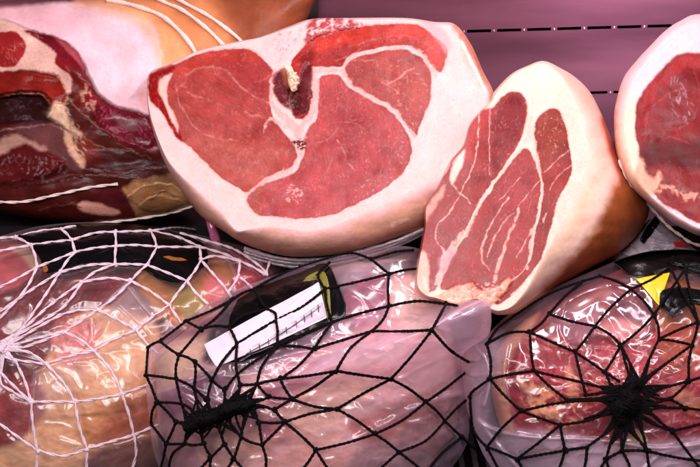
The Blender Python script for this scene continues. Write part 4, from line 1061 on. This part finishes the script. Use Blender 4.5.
p.poly([(518, 345), (540, 330), (575, 345), (590, 370), (580, 395), (550, 400), (525, 392), (512, 370)], (156, 36, 46), soft=5, h=.003, fib=30)
p.poly([(520, 385), (535, 378), (552, 390), (568, 410), (575, 425), (555, 428), (535, 415), (522, 402)], (206, 146, 104), soft=4, warp=3, nz=(11, .3), h=.001, alpha=.8)
p.poly([(560, 372), (582, 366), (600, 375), (615, 385), (600, 405), (575, 412), (566, 395)], (160, 44, 36), soft=4, alpha=.9)
p.poly([(566, 370), (574, 372), (578, 400), (570, 405)], (230, 150, 120), soft=2.4, alpha=.8)
p.poly([(600, 345), (660, 330), (700, 325), (740, 340), (740, 390), (680, 385), (640, 380), (605, 370)], (178, 66, 72), soft=8, alpha=.8, fib=-15)
p.poly([(660, 340), (690, 328), (720, 335), (715, 360), (680, 372), (662, 362)], (196, 96, 60), soft=7, alpha=.8)
p.poly([(640, 390), (690, 380), (730, 395), (720, 430), (680, 440), (645, 430)], (150, 40, 52), soft=6, alpha=.85)
p.poly([(672, 388), (690, 392), (705, 402), (690, 412), (675, 404)], (196, 130, 90), soft=4, warp=3, alpha=.7)
p.poly([(630, 432), (640, 430), (648, 440), (638, 446), (628, 442)], (230, 196, 140), soft=2, warp=2)
p.poly([(500, 440), (560, 432), (620, 445), (700, 438), (780, 440), (760, 520), (560, 520)], (172, 140, 150), soft=6)
VEIN = (242, 184, 178)
p.flecks([(515, 340), (590, 335), (605, 420), (560, 428), (520, 400)], 130, VEIN, (4, 11), (.8, 2.4), alpha=(.2, .65), seed=101)
p.flecks([(600, 340), (720, 325), (730, 430), (640, 435), (600, 400)], 150, VEIN, (4, 12), (.8, 2.4), ang=-20, spread=40, alpha=(.2, .6), seed=102)
p.flecks([(515, 340), (720, 325), (720, 430), (530, 425)], 90, (110, 14, 26), (4, 11), (1, 2.8), alpha=(.2, .6), seed=103)
dR = dR - p.h - .006 * fbm(uR / 26, vR / 24, 4, 37)
u, v, d, z, Fb, _, _ = inflate(S_R, cR, .083, .07, nt=600, nf=220, p=.75)
fr = sstep(1.05, .6, 1 + z)
d = d - crinkle(u + v * .2, v, 15, .0021) * np.where(z < 0, .35 + .65 * fr, .2) - .0016 * fbm(u / 30, v / 24, 2, 71)
milk = .02 + .08 * np.clip(fbm(u / 40, v / 30, 4, 61), 0, 1) + .10 * crinkle(u + v * .2, v, 15, 1) * .5
lo = sstep(12, -12, sdf(cr([(440, 380), (462, 340), (490, 330), (505, 350), (488, 390), (500, 430), (560, 436), (640, 446), (720, 438), (820, 430), (820, 560), (500, 560), (440, 450)], True, 4), u, v))
milk = milk * (1 - lo) + (.44 + .22 * fbm(u / 26, v / 40, 4, 14)) * lo
pk_r = thing('packaged_ham', at(620, 505, .97), 'bagged ham in black netting with shiny red meat and a black and yellow label', 'packaged ham', 'netted packaged hams in the bottom row')
make('meat', at(uR, vR, dR), FR, M_PACK, pk_r, p.col, p.g)
d, milk = creases(u, v, d, milk, [([(476, 346), (487, 362), (489, 385), (484, 405)], 2.5, .003, .3), ([(482, 424), (500, 432), (540, 438), (600, 440), (660, 448), (720, 440)], 2.2, .0025, .25), ([(478, 420), (498, 446), (524, 474)], 2.5, .003, .35),
    ([(560, 352), (590, 346), (620, 348), (648, 352)], 1.8, .0012, .12), ([(548, 318), (575, 296), (610, 284), (640, 288)], 1.5, .001, .12), ([(508, 345), (504, 370), (508, 392), (515, 415)], 2, .0018, .15), ([(700, 445), (660, 455), (640, 475)], 2.5, .002, .2), ([(566, 300), (560, 330), (572, 348)], 1.6, .001, .1)])
NR = dict(a1=(490, 379), a2=(487, 344), a3=(530, 332), a4=(534, 371), a5=(549, 314), a6=(595, 326), a7=(575, 352), a8=(586, 395), a9=(605, 372), a11=(567, 400), b1=(521, 411), b2=(487, 447), b3=(560, 425), b4=(517, 459), b5=(565, 450), b6=(587, 447),
          b7=(470, 397), c3=(631, 289), c4=(621, 345), c5=(654, 315), c6=(659, 339), c8=(670, 267), c9=(685, 269), c11=(698, 322), c12=(692, 345), d2=(622, 451), d3=(647, 451), d5=(606, 459), d6=(670, 399), d7=(689, 381), d8=(686, 408), d9=(672, 431), d10=(725, 370), d11=(725, 415),
          d12=(725, 330), o1=(583, 281), o2=(600, 276), g1=(612, 390), g2=(612, 400), g3=(612, 412), g4=(618, 424), g5=(628, 426), g6=(638, 416), g7=(642, 404), g8=(644, 392), g9=(640, 382), g10=(630, 378), g11=(620, 382))
ER = [('a2', (508, 333), 'a3'), ('a2', 'a1'), ('a1', (512, 374), 'a4'), ('a3', 'a4'), ('a3', 'a5'), ('a5', 'o1'), ('o1', 'o2'), ('o2', (616, 281), 'c3'), ('a5', 'a6'), ('a6', 'c3'), ('a6', 'c4'), ('a6', 'a7'), ('a7', 'a3'), ('a7', 'a8'), ('a7', 'a9'), ('a9', 'c4'), ('c4', 'c5'), ('c3', 'c5'), ('c3', 'c8'), ('c5', 'c6'),
      ('c8', (673, 256)), ('c8', 'c11'), ('c9', 'c5'), ('c9', (682, 258)), ('c9', (692, 300), 'c11'), ('c6', 'c11'), ('c6', 'c12'), ('c6', 'g9'), ('c4', 'g10'), ('c4', 'g9'), ('a9', 'g11'), ('a9', 'g1'), ('a8', 'g1'), ('a4', 'a11'), ('a4', (580, 382), 'g1'), ('a11', 'g2'), ('a1', 'b1'), ('b1', (565, 402), 'g2'), ('b1', 'b2'), ('b1', 'b3'),
      ('b3', 'g3'), ('b2', 'b4'), ('b4', 'b3'), ('b4', (550, 453), 'b6'), ('a1', (473, 391), 'b7'), ('b7', (472, 425), (478, 438), 'b2'), ('b6', 'g4'), ('b6', 'b5'), ('b5', (556, 475)), ('b5', 'b3'), ('b6', (582, 475)), ('d5', 'g4'), ('d5', (596, 476)), ('d5', (614, 476)), ('d2', 'g5'), ('d2', 'd5'), ('d2', (632, 474)), ('d2', 'g4'),
      ('d3', 'g5'), ('d3', 'g6'), ('d3', (652, 476)), ('d3', 'd2'), ('d3', (680, 458), (712, 462)), ('d6', 'g7'), ('d6', 'g8'), ('d6', 'd7'), ('d6', 'd8'), ('d7', 'g8'), ('d7', 'd10'), ('d8', 'd11'), ('d8', 'g7'), ('d9', 'g6'), ('d9', 'd11'), ('d9', (690, 455), (704, 474)), ('d9', 'g7'), ('c12', 'd7'), ('c12', 'c11'), ('c11', 'd12'), ('c12', 'g9'),
      ('d10', 'd12'), ('b4', (528, 478)), ('b2', (500, 472)), ('a2', (498, 328), (520, 312), (549, 294), 'o1'), ('d10', (760, 390)), ('d11', (760, 390)), ('d12', (760, 310))]
d = indent(u, v, d, NR, ER)
VR = at(u, v, d)
make('plastic_bag', VR, Fb, M_FILM_TIGHT, pk_r, milk=np.clip(milk, .02, .75))
bvhR = bvh_of(VR, Fb)
lb = patch(pk_r, 'label', [(612, 262), (640, 253), (662, 250), (705, 252), (760, 278), (755, 290), (705, 267), (682, 263), (666, 273), (650, 277), (632, 277), (620, 268)], bvhR, .98, .0012, M_BLACK, 3, c=(664, 262))
patch(lb, 'yellow_flash', [(636, 279), (652, 276), (670, 273), (664, 290), (659, 306), (648, 293)], bvhR, .98, .0014, M_YELLOW, 0, c=(655, 285), n=24, nt=80)
patch(lb, 'black_corner', [(660, 291), (676, 286), (700, 290), (735, 300), (735, 314), (700, 303), (686, 307), (672, 319), (665, 310), (659, 306)], bvhR, .98, .0016, M_BLACK, 0, c=(676, 299), n=30)
nt_ = net(pk_r, 'net', NR, ER, bvhR, .97, .00112, M_BLACKNET, 1, 6, .0016)
dg = cast(bvhR, np.array([628.]), np.array([400.]), .88)[0]
gather(nt_, (636, 380), (618, 424), 12.5, dg + .002, .016, 120, .0009, M_BLACKNET, 9, (NR, ER, bvhR), tuple('g%d' % q for q in range(1, 10)))

# ---- left package
cL = (70, 360)
S_L = [(-125, 360, 1.02), (-105, 280, 1.03), (-45, 244, 1.04), (0, 236, 1.05), (40, 226, 1.055), (90, 222, 1.06), (140, 225, 1.06), (175, 231, 1.06), (205, 236, 1.06), (240, 245, 1.055), (276, 256, 1.05), (287, 273, 1.05), (265, 300, 1.04), (235, 330, 1.03), (215, 365, 1.02), (200, 405, 1.01), (185, 450, 1.0), (150, 500, 1.0), (60, 520, 1.0), (-45, 510, 1.0), (-105, 440, 1.01)]
uL, vL, dL, zL, FL, _, _ = inflate(shrink(S_L, cL, .955, .01), cL, .075, .06, nt=600, nf=210, p=.75)
p = Paint(uL, vL, (104, 28, 30), .5, seed=123)
p.poly([(-60, 250), (0, 242), (28, 250), (36, 268), (20, 285), (0, 292), (-60, 300)], (176, 78, 82), soft=4)
p.poly([(10, 246), (28, 246), (38, 262), (34, 270), (24, 258)], (204, 164, 136), soft=3)
p.poly([(60, 290), (90, 272), (120, 275), (125, 300), (100, 312), (70, 315)], (110, 34, 40), soft=5, fib=-30)
BEIGE = [(56, 338), (75, 318), (100, 308), (130, 312), (155, 325), (160, 350), (150, 385), (140, 420), (150, 470), (90, 520), (-10, 500), (-10, 455), (20, 440), (35, 410), (40, 375)]
p.poly(BEIGE, (222, 172, 130), soft=5, tone=.15)
p.poly([(52, 330), (72, 318), (95, 322), (100, 345), (85, 362), (60, 365)], (216, 130, 122), soft=6, warp=2)
p.flecks([(50, 330), (95, 318), (95, 365), (60, 372)], 60, (240, 196, 180), (4, 10), (1, 3), ang=-70, spread=25, alpha=(.2, .6), seed=121)
p.poly([(75, 430), (95, 405), (125, 395), (160, 360), (175, 380), (165, 430), (140, 455), (90, 450)], (206, 136, 78), soft=8, alpha=.75)
p.poly([(95, 440), (118, 405), (150, 395), (170, 400), (160, 440), (120, 452)], (158, 74, 40), soft=7, alpha=.85)
p.poly([(-40, 375), (10, 372), (40, 385), (45, 410), (25, 435), (-10, 442), (-40, 430)], (142, 52, 52), soft=5, tone=.3, fib=30)
p.poly([(-40, 330), (20, 315), (50, 335), (40, 360), (0, 372), (-40, 370)], (122, 40, 48), soft=6)
p.poly([(90, 455), (150, 440), (190, 440), (170, 490), (90, 500)], (110, 66, 56), soft=5)
p.poly([(145, 268), (160, 275), (172, 296), (160, 318), (148, 300), (138, 282)], (196, 132, 62), soft=4)
p.poly([(160, 285), (190, 270), (215, 255), (235, 270), (215, 305), (190, 330), (165, 315)], (186, 118, 66), soft=5, tone=.35)
p.poly([(172, 292), (190, 285), (205, 300), (195, 318), (180, 312)], (152, 140, 70), soft=5, alpha=.8)
p.poly([(208, 240), (240, 246), (276, 258), (290, 274), (262, 296), (232, 292), (236, 270), (228, 256)], (196, 60, 74), soft=4, fib=30)
p.poly([(205, 280), (220, 275), (228, 292), (215, 306), (205, 300)], (218, 110, 110), soft=4)
p.flecks([(225, 245), (285, 262), (262, 292), (238, 280)], 40, (240, 160, 180), (3, 9), (.8, 2.4), ang=60, alpha=(.2, .6), seed=122)
p.flecks([(0, 290), (120, 270), (60, 330), (0, 430), (0, 350)], 70, (196, 110, 110), (4, 11), (.8, 2), ang=-35, alpha=(.1, .4), seed=123)
dL = dL - .005 * fbm(uL / 34, vL / 30, 4, 39)
u, v, d, z, Fb, _, _ = inflate(S_L, cL, .083, .07, nt=600, nf=210, p=.72)
fr = sstep(1.05, .6, 1 + z)
d = d - crinkle(u + v * .6, v - u * .3, 25, .0013) * np.where(z < 0, .35 + .65 * fr, .2)
milk = .03 + .10 * np.clip(fbm(u / 40, v / 30, 4, 81), 0, 1) + .08 * crinkle(u + v * .6, v - u * .3, 25, 1) * .5
milk = milk + .28 * sstep(8, -8, sdf(np.array([(96, 312), (128, 284), (152, 300), (165, 310), (135, 335)], float), u, v)) + .2 * sstep(8, -8, sdf(np.array([(35, 372), (75, 355), (95, 372), (60, 395), (35, 420)], float), u, v))
pk_l = thing('packaged_ham', at(60, 500, 1.0), 'bagged ham in white netting with a black label, bottom left', 'packaged ham', 'netted packaged hams in the bottom row')
make('meat', at(uL, vL, dL), FL, M_PACK, pk_l, p.col, p.g)
d, milk = creases(u, v, d, milk, [([(98, 312), (112, 296), (126, 284)], 1.6, .0018, .3), ([(126, 284), (138, 300), (152, 316)], 1.6, .0018, .3), ([(120, 305), (145, 328), (160, 345)], 1.4, .0014, .25), ([(36, 372), (60, 362), (95, 356)], 2, .0016, .2), ([(36, 372), (33, 400), (28, 440)], 2, .0018, .2),
    ([(90, 318), (92, 335), (88, 345)], 2, .0016, .3), ([(60, 440), (95, 448), (150, 436)], 3, .002, .15), ([(205, 240), (225, 255), (240, 285)], 2, .002, .2), ([(260, 250), (262, 270), (275, 285)], 2, .002, .25)])
NL = dict(w1=(31, 245), w2=(75, 252), w3=(115, 232), w4=(116, 246), w5=(151, 231), w6=(157, 247), w7=(147, 265), w8=(115, 264), w9=(60, 272), w10=(131, 281), w11=(82, 282), w12=(98, 310), w13=(169, 305), w14=(22, 295), w15=(37, 267), w16=(61, 229), w17=(16, 237), w18=(72, 240), w19=(136, 330), w20=(64, 332),
          w21=(94, 351), w22=(46, 364), w25=(15, 360), w26=(31, 402), w27=(75, 402), w28=(122, 394), w29=(87, 449), w30=(37, 450), w31=(134, 435), v4=(200, 247), v5=(201, 260), v6=(187, 281), v8=(240, 261), v9=(238, 276), v10=(266, 275), ca=(2, 344), cb=(4, 350), cc=(3, 356))
EL = [((-20, 242), (0, 238), 'w17'), ('w17', (40, 231), 'w16'), ('w16', (68, 227), (76, 226)), ('w17', 'w1'), ((-20, 258), (0, 251), 'w1'), ('w1', (52, 242), 'w18'), ('w18', (95, 233), 'w3'), ('w16', 'w18'), ('w18', 'w2'), ('w1', (35, 255), 'w15'), ('w15', (18, 278), (0, 287)), ('w15', (55, 260), 'w2'), ('w2', (95, 248), 'w4'), ('w3', 'w4'), ('w3', 'w5'),
      ('w5', 'w6'), ('w4', (135, 245), 'w6'), ('w4', 'w8'), ('w8', 'w7'), ('w6', 'w7'), ('w2', 'w9'), ('w9', (90, 265), 'w8'), ('w9', (42, 300), (20, 330), 'ca'), ('w9', (25, 294), (0, 312)), ('w15', (25, 290), (0, 318)), ('w11', (50, 305), (22, 330), 'ca'), ('w11', (95, 272), 'w8'), ('w11', (108, 278), 'w10'), ('w10', 'w7'), ('w10', 'w13'), ('w10', 'w12'), ('w11', (62, 308), (20, 334), 'cb'),
      ('w12', (66, 313), (20, 338), 'cb'), ('w12', 'w19'), ('w12', 'w20'), ('w20', (30, 340), 'cb'), ('w20', (28, 346), 'cb'), ('w20', 'w21'), ('w21', 'w19'), ('w19', 'w13'), ('w19', (150, 347), (165, 358)), ('w21', (70, 356), 'w22'), ('w21', 'w28'), ('w22', 'w25'), ('w22', (28, 352), 'cb'), ('w22', 'w27'), ('w25', 'cc'), ('w25', 'cb'), ('w25', 'w26'), ('w26', 'w27'), ('w27', 'w28'), ('w28', (146, 385), (170, 372)),
      ('w28', 'w31'), ('w31', (152, 427), (170, 420)), ('w31', 'w29'), ('w31', (136, 455), (128, 480)), ('w29', 'w27'), ('w29', (62, 456), 'w30'), ('w29', (86, 480)), ('w30', 'w26'), ('w30', (18, 437), (0, 424), (-20, 410)), ('w30', (35, 480)), ('w26', (10, 390), (0, 381), 'cc'), ('w26', (0, 372)), ('w6', (180, 247), 'v4'), ('w5', (178, 237), 'v4'), ('v4', 'v5'), ('w7', (168, 273), 'v6'), ('v5', 'v6'),
      ('v6', 'w13'), ('v6', (208, 304)), ('v5', (222, 284), (232, 298)), ('v4', (222, 253), 'v8'), ('v8', 'v9'), ('v8', (255, 268), 'v10'), ('v9', (228, 292)), ('v9', (252, 288)), ('v10', (270, 262), (277, 257)), ('w5', (180, 228), (216, 235), (245, 244)), ('w13', (183, 325)), ('ca', (-30, 322), (-55, 296)), ('cb', (-40, 345), (-72, 340)), ('cc', (-36, 378), (-66, 396)), ('cc', (-22, 396), (-38, 432)), ((-55, 296), (-30, 268), (0, 251)), ((-55, 296), (-72, 340)), ((-72, 340), (-66, 396)), ((-66, 396), (-38, 432)), ((-38, 432), (0, 424)), ((-55, 296), (-80, 270)), ((-72, 340), (-105, 345)), ((-66, 396), (-98, 415)), ((-38, 432), (-48, 475)), ((-20, 242), (-52, 262), (-80, 270)), ((-80, 270), (-105, 345)), ((-105, 345), (-98, 415)), ((180, 233), (205, 240), (236, 250), (262, 268), 'v10'), ('v5', (215, 256), 'v8')]
d = indent(u, v, d, NL, EL)
VL = at(u, v, d)
make('plastic_bag', VL, Fb, M_FILM_PALE, pk_l, milk=np.clip(milk, .02, .6))
bvhL = bvh_of(VL, Fb)
lb = patch(pk_l, 'label', [(18, 236), (60, 226), (110, 223.5), (150, 227), (185, 236), (204, 245), (208, 262), (194, 274), (181, 284), (160, 280), (140, 266), (110, 263), (80, 265), (48, 274), (40, 258), (30, 246)], bvhL, 1.02, .001, M_BLACK, 3, c=(118, 246))
patch(lb, 'gold_print', [(163, 257), (169, 256), (175, 257.5), (182, 258), (187, 260.5), (180, 261), (172, 260.5)], bvhL, 1.02, .0016, M_GOLD, 0, n=10, nt=60, c=(175, 258.5))
patch(lb, 'gold_dot', [(43, 266), (47, 266), (48, 271), (44, 272)], bvhL, 1.02, .0016, M_GOLD, 2, n=8, nt=40)
tu, tv, td, tz, tF, _, _ = inflate([(205, 214, 1.02), (211, 215, 1.02), (216, 226, 1.02), (221, 242, 1.03), (213, 244, 1.03), (208, 230, 1.02)], (212, 229), .006, .006, 60, 20, 10, dc=1.02)
make('bag_tip', at(tu, tv, td), tF, plain('pink_tinted_film', (190, 96, 140), .25, coat=.4), pk_l)
nt_ = net(pk_l, 'net', NL, EL, bvhL, 1.03, .00112, M_WHITENET, 2, 7, .0018)
dg = cast(bvhL, np.array([4.]), np.array([350.]), .95)[0]
gather(nt_, (-14, 344), (5, 353), 6, dg, .006, 40, .0010, M_WHITENET, 10, (NL, EL, bvhL), ('ca', 'cb', 'cc'))
# =============================================================== small clear pack wedged behind the shank
su, sv, sd, sz, sF, _, _ = inflate([(612, 258, 1.03), (626, 244, 1.03), (640, 230, 1.03), (652, 218, 1.03), (668, 224, 1.03), (684, 240, 1.02), (700, 256, 1.02), (670, 264, 1.01), (640, 264, 1.01)], (655, 244), .02, .02, 160, 50, 10)
sd = sd - crinkle(su * 1.6, sv * 2.2, 31, .006)
pk_s = thing('plastic_pack', at(655, 258, 1.03), 'small crumpled grey plastic pack wedged between the shank and the dark ham end', 'plastic pack')
VS = at(su, sv, sd)
make('wrapper', VS, sF, plain('grey_crumpled_wrapper', (150, 140, 150), .25, noise=.35, nscale=60, bump=.6), pk_s)
bs = bvh_of(VS, sF)
patch(pk_s, 'red_tag', [(672, 243), (682, 241), (688, 247), (676, 247)], bs, 1.0, .001, M_RED, 0, n=8, nt=40)
patch(pk_s, 'dark_print', [(640, 240), (646, 228), (655, 216), (660, 222), (652, 234), (644, 244)], bs, 1.0, .001, M_BLACK, 0, n=12, nt=60)

# =============================================================== shelf, back panel
def boxes(lst):
    V, F = [], []; b = 0
    for x0, x1, y0, y1, z0, z1 in lst:
        V += [(x0, y0, z0), (x1, y0, z0), (x1, y1, z0), (x0, y1, z0), (x0, y0, z1), (x1, y0, z1), (x1, y1, z1), (x0, y1, z1)]
        F += [(b, b + 3, b + 2, b + 1), (b + 4, b + 5, b + 6, b + 7), (b, b + 1, b + 5, b + 4), (b + 1, b + 2, b + 6, b + 5), (b + 2, b + 3, b + 7, b + 6), (b + 3, b, b + 4, b + 7)]
        b += 8
    return V, F


zfl = min(at(300, 528, .95)[2], at(620, 530, .95)[2]) + .02
yb = at(467, 31.5, 1.32)[1]
V, F = boxes([(-.9, .9, -.6, yb + .1, zfl - .03, zfl)])
tag(make('shelf', V, F, plain('dark_shelf', (26, 20, 26), .45, noise=.3, nscale=40), smooth=False), kind='structure')
V, F = boxes([(-.9 + i * .012, -.9 + i * .012 + .0045, -.5, yb - .02, zfl + .004, zfl + .009) for i in range(150)])
tag(make('shelf_grate', V, F, plain('grey_grate', (120, 116, 122), .35, metal=.6, noise=.2, nscale=60), smooth=False), kind='structure')

# pink coated back panel with two rows of punched slots
O = at(467, 31.5, 1.32)
P2 = at(467, 93, 1.32)
pit = 30 * K * 1.32
rowgap = .078
Xs, Zs = [], []
for i in range(-30, 31):
    Xs += [i * pit, i * pit + pit * .80]
sh = .0019
Zs = [-.9, -2 * rowgap - sh, -2 * rowgap + sh, -rowgap - sh, -rowgap + sh, -sh, sh, .35]
nx, nz_ = len(Xs), len(Zs)
V, F = [], []
for th in (0, .0025):
    for zz in Zs:
        for xx in Xs:
            V.append((xx, th, zz))
idx = lambda t, k, i: t * nx * nz_ + k * nx + i
holes = set()
for k in range(nz_ - 1):
    for i in range(nx - 1):
        if k in (1, 3, 5) and i % 2 == 0:
            holes.add((k, i)); continue
        F.append((idx(0, k, i), idx(0, k, i + 1), idx(0, k + 1, i + 1), idx(0, k + 1, i)))
        F.append((idx(1, k, i), idx(1, k + 1, i), idx(1, k + 1, i + 1), idx(1, k, i + 1)))
for k, i in holes:
    for (a, b) in (((k, i), (k, i + 1)), ((k, i + 1), (k + 1, i + 1)), ((k + 1, i + 1), (k + 1, i)), ((k + 1, i), (k, i))):
        F.append((idx(0, *a), idx(0, *b), idx(1, *b), idx(1, *a)))
V = np.array(V)
ro = math.radians(1.6)
V = np.c_[V[:, 0] * math.cos(ro) - V[:, 2] * math.sin(ro), V[:, 1], V[:, 0] * math.sin(ro) + V[:, 2] * math.cos(ro)] + O
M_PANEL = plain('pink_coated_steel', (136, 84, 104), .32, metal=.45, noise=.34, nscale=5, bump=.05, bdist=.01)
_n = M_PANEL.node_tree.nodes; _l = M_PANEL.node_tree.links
_m = _n.new('ShaderNodeMapping'); _m.inputs['Rotation'].default_value = (0, math.radians(-38), 0); _m.inputs['Scale'].default_value = (.5, 1, 3.2)  # diagonal streaks: reflections put into the panel's colour, varying its roughness too
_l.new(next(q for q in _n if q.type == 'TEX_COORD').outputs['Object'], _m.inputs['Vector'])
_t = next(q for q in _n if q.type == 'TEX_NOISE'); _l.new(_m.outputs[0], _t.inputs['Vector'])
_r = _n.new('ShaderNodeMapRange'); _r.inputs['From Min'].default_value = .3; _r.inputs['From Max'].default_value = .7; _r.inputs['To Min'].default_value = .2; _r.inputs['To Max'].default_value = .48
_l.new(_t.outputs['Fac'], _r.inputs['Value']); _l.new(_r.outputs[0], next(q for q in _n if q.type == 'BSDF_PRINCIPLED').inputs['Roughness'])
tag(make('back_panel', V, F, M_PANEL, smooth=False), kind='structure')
V, F = boxes([(-1.2, 1.2, yb + .012, yb + .03, -.9, 1.2)])
tag(make('panel_backing', V, F, plain('dark_backing', (22, 8, 14), .8), smooth=False), kind='structure')

rt = at(100, 227, 1.1)
V, F = boxes([(-.9, .9, rt[1] + .01, yb - .002, zfl - .02, rt[2] - .003)])
tag(make('gap_dark_block', V, F, plain('gap_dark', (20, 14, 20), .5, noise=.3, nscale=40), smooth=False), kind='structure')  # box added behind the packages to keep the gap under the hams dark
pa, pb = at(298, 10, 1.3), at(318, 10, 1.3)
V, F = boxes([(pa[0], pb[0], yb - .02, yb - .002, rt[2], .9)])
tag(make('corner_post', V, F, plain('dark_post', (20, 17, 16), .5), smooth=False), kind='structure')
V, F = [], []
for q in (0, -1, -2):
    for i in range(-29, 30):
        x = i * pit - pit * .10; z0 = q * rowgap
        a = np.array([(x - .0005, -.001, z0 - .0009), (x + .0005, -.001, z0 - .0009), (x + .0005, -.001, z0 + .0009), (x - .0005, -.001, z0 + .0009), (x - .0008, 0.0002, z0 - .0013), (x + .0008, 0.0002, z0 - .0013), (x + .0008, .0002, z0 + .0013), (x - .0008, .0002, z0 + .0013)])
        a = np.c_[a[:, 0] * math.cos(ro) - a[:, 2] * math.sin(ro), a[:, 1], a[:, 0] * math.sin(ro) + a[:, 2] * math.cos(ro)] + O
        b = len(V); V += a.tolist()
        F += [(b, b + 1, b + 2, b + 3), (b + 4, b + 5, b + 1, b), (b + 5, b + 6, b + 2, b + 1), (b + 6, b + 7, b + 3, b + 2), (b + 7, b + 4, b, b + 3)]
tag(make('slot_glints', V, F, plain('glint_pale', (235, 200, 215), .25, metal=.3), smooth=False), kind='structure')  # raised pale dots standing in for light caught between the slots

# =============================================================== light: display-case lamps and added fills
w = bpy.data.worlds.new("World"); scene.world = w; w.use_nodes = True
bg = w.node_tree.nodes['Background']; bg.inputs[0].default_value = (1.0, .78, .86, 1); bg.inputs[1].default_value = .07


def lamp(name, loc, target, sx, sy, power, col):
    L = bpy.data.lights.new(name, 'AREA'); L.shape = 'RECTANGLE'; L.size = sx; L.size_y = sy; L.energy = power; L.color = col
    o = bpy.data.objects.new(name, L); C.objects.link(o); o.location = loc
    o.rotation_euler = (Vector(target) - Vector(loc)).to_track_quat('-Z', 'Y').to_euler()
    return o


ctr = at(350, 220, 1.0)
lamp('case_lamp', (0.05, ctr[1] - .43, ctr[2] + .50), tuple(at(350, 270, 1.0)), 1.3, .06, 5.4, (1, .86, .89))
lamp('case_lamp', (0.15, ctr[1] + .10, ctr[2] + .50), (0, ctr[1] + .1, ctr[2]), 1.3, .05, 4.0, (1, .82, .88))
lamp('front_fill', (-.35, ctr[1] - 1.3, ctr[2] + 1.0), tuple(ctr), .45, .45, 12, (1, .90, .90))  # soft fill added on the camera side, standing for general store light
pl_ = at(655, -45, 1.20)
lamp('panel_glow_fill', tuple(pl_), tuple(at(650, -5, 1.32)), .2, .03, .75, (1, .86, .97))  # unseen lamp added to put the pale glow on the panel

scene.render.engine = 'CYCLES'
scene.cycles.max_bounces = 8
scene.cycles.transparent_max_bounces = 16
scene.cycles.use_denoising = True
scene.cycles.sample_clamp_indirect = 6
scene.view_settings.view_transform = 'Standard'
scene.view_settings.look = 'None'
scene.view_settings.exposure = 0
scene.view_settings.gamma = 1
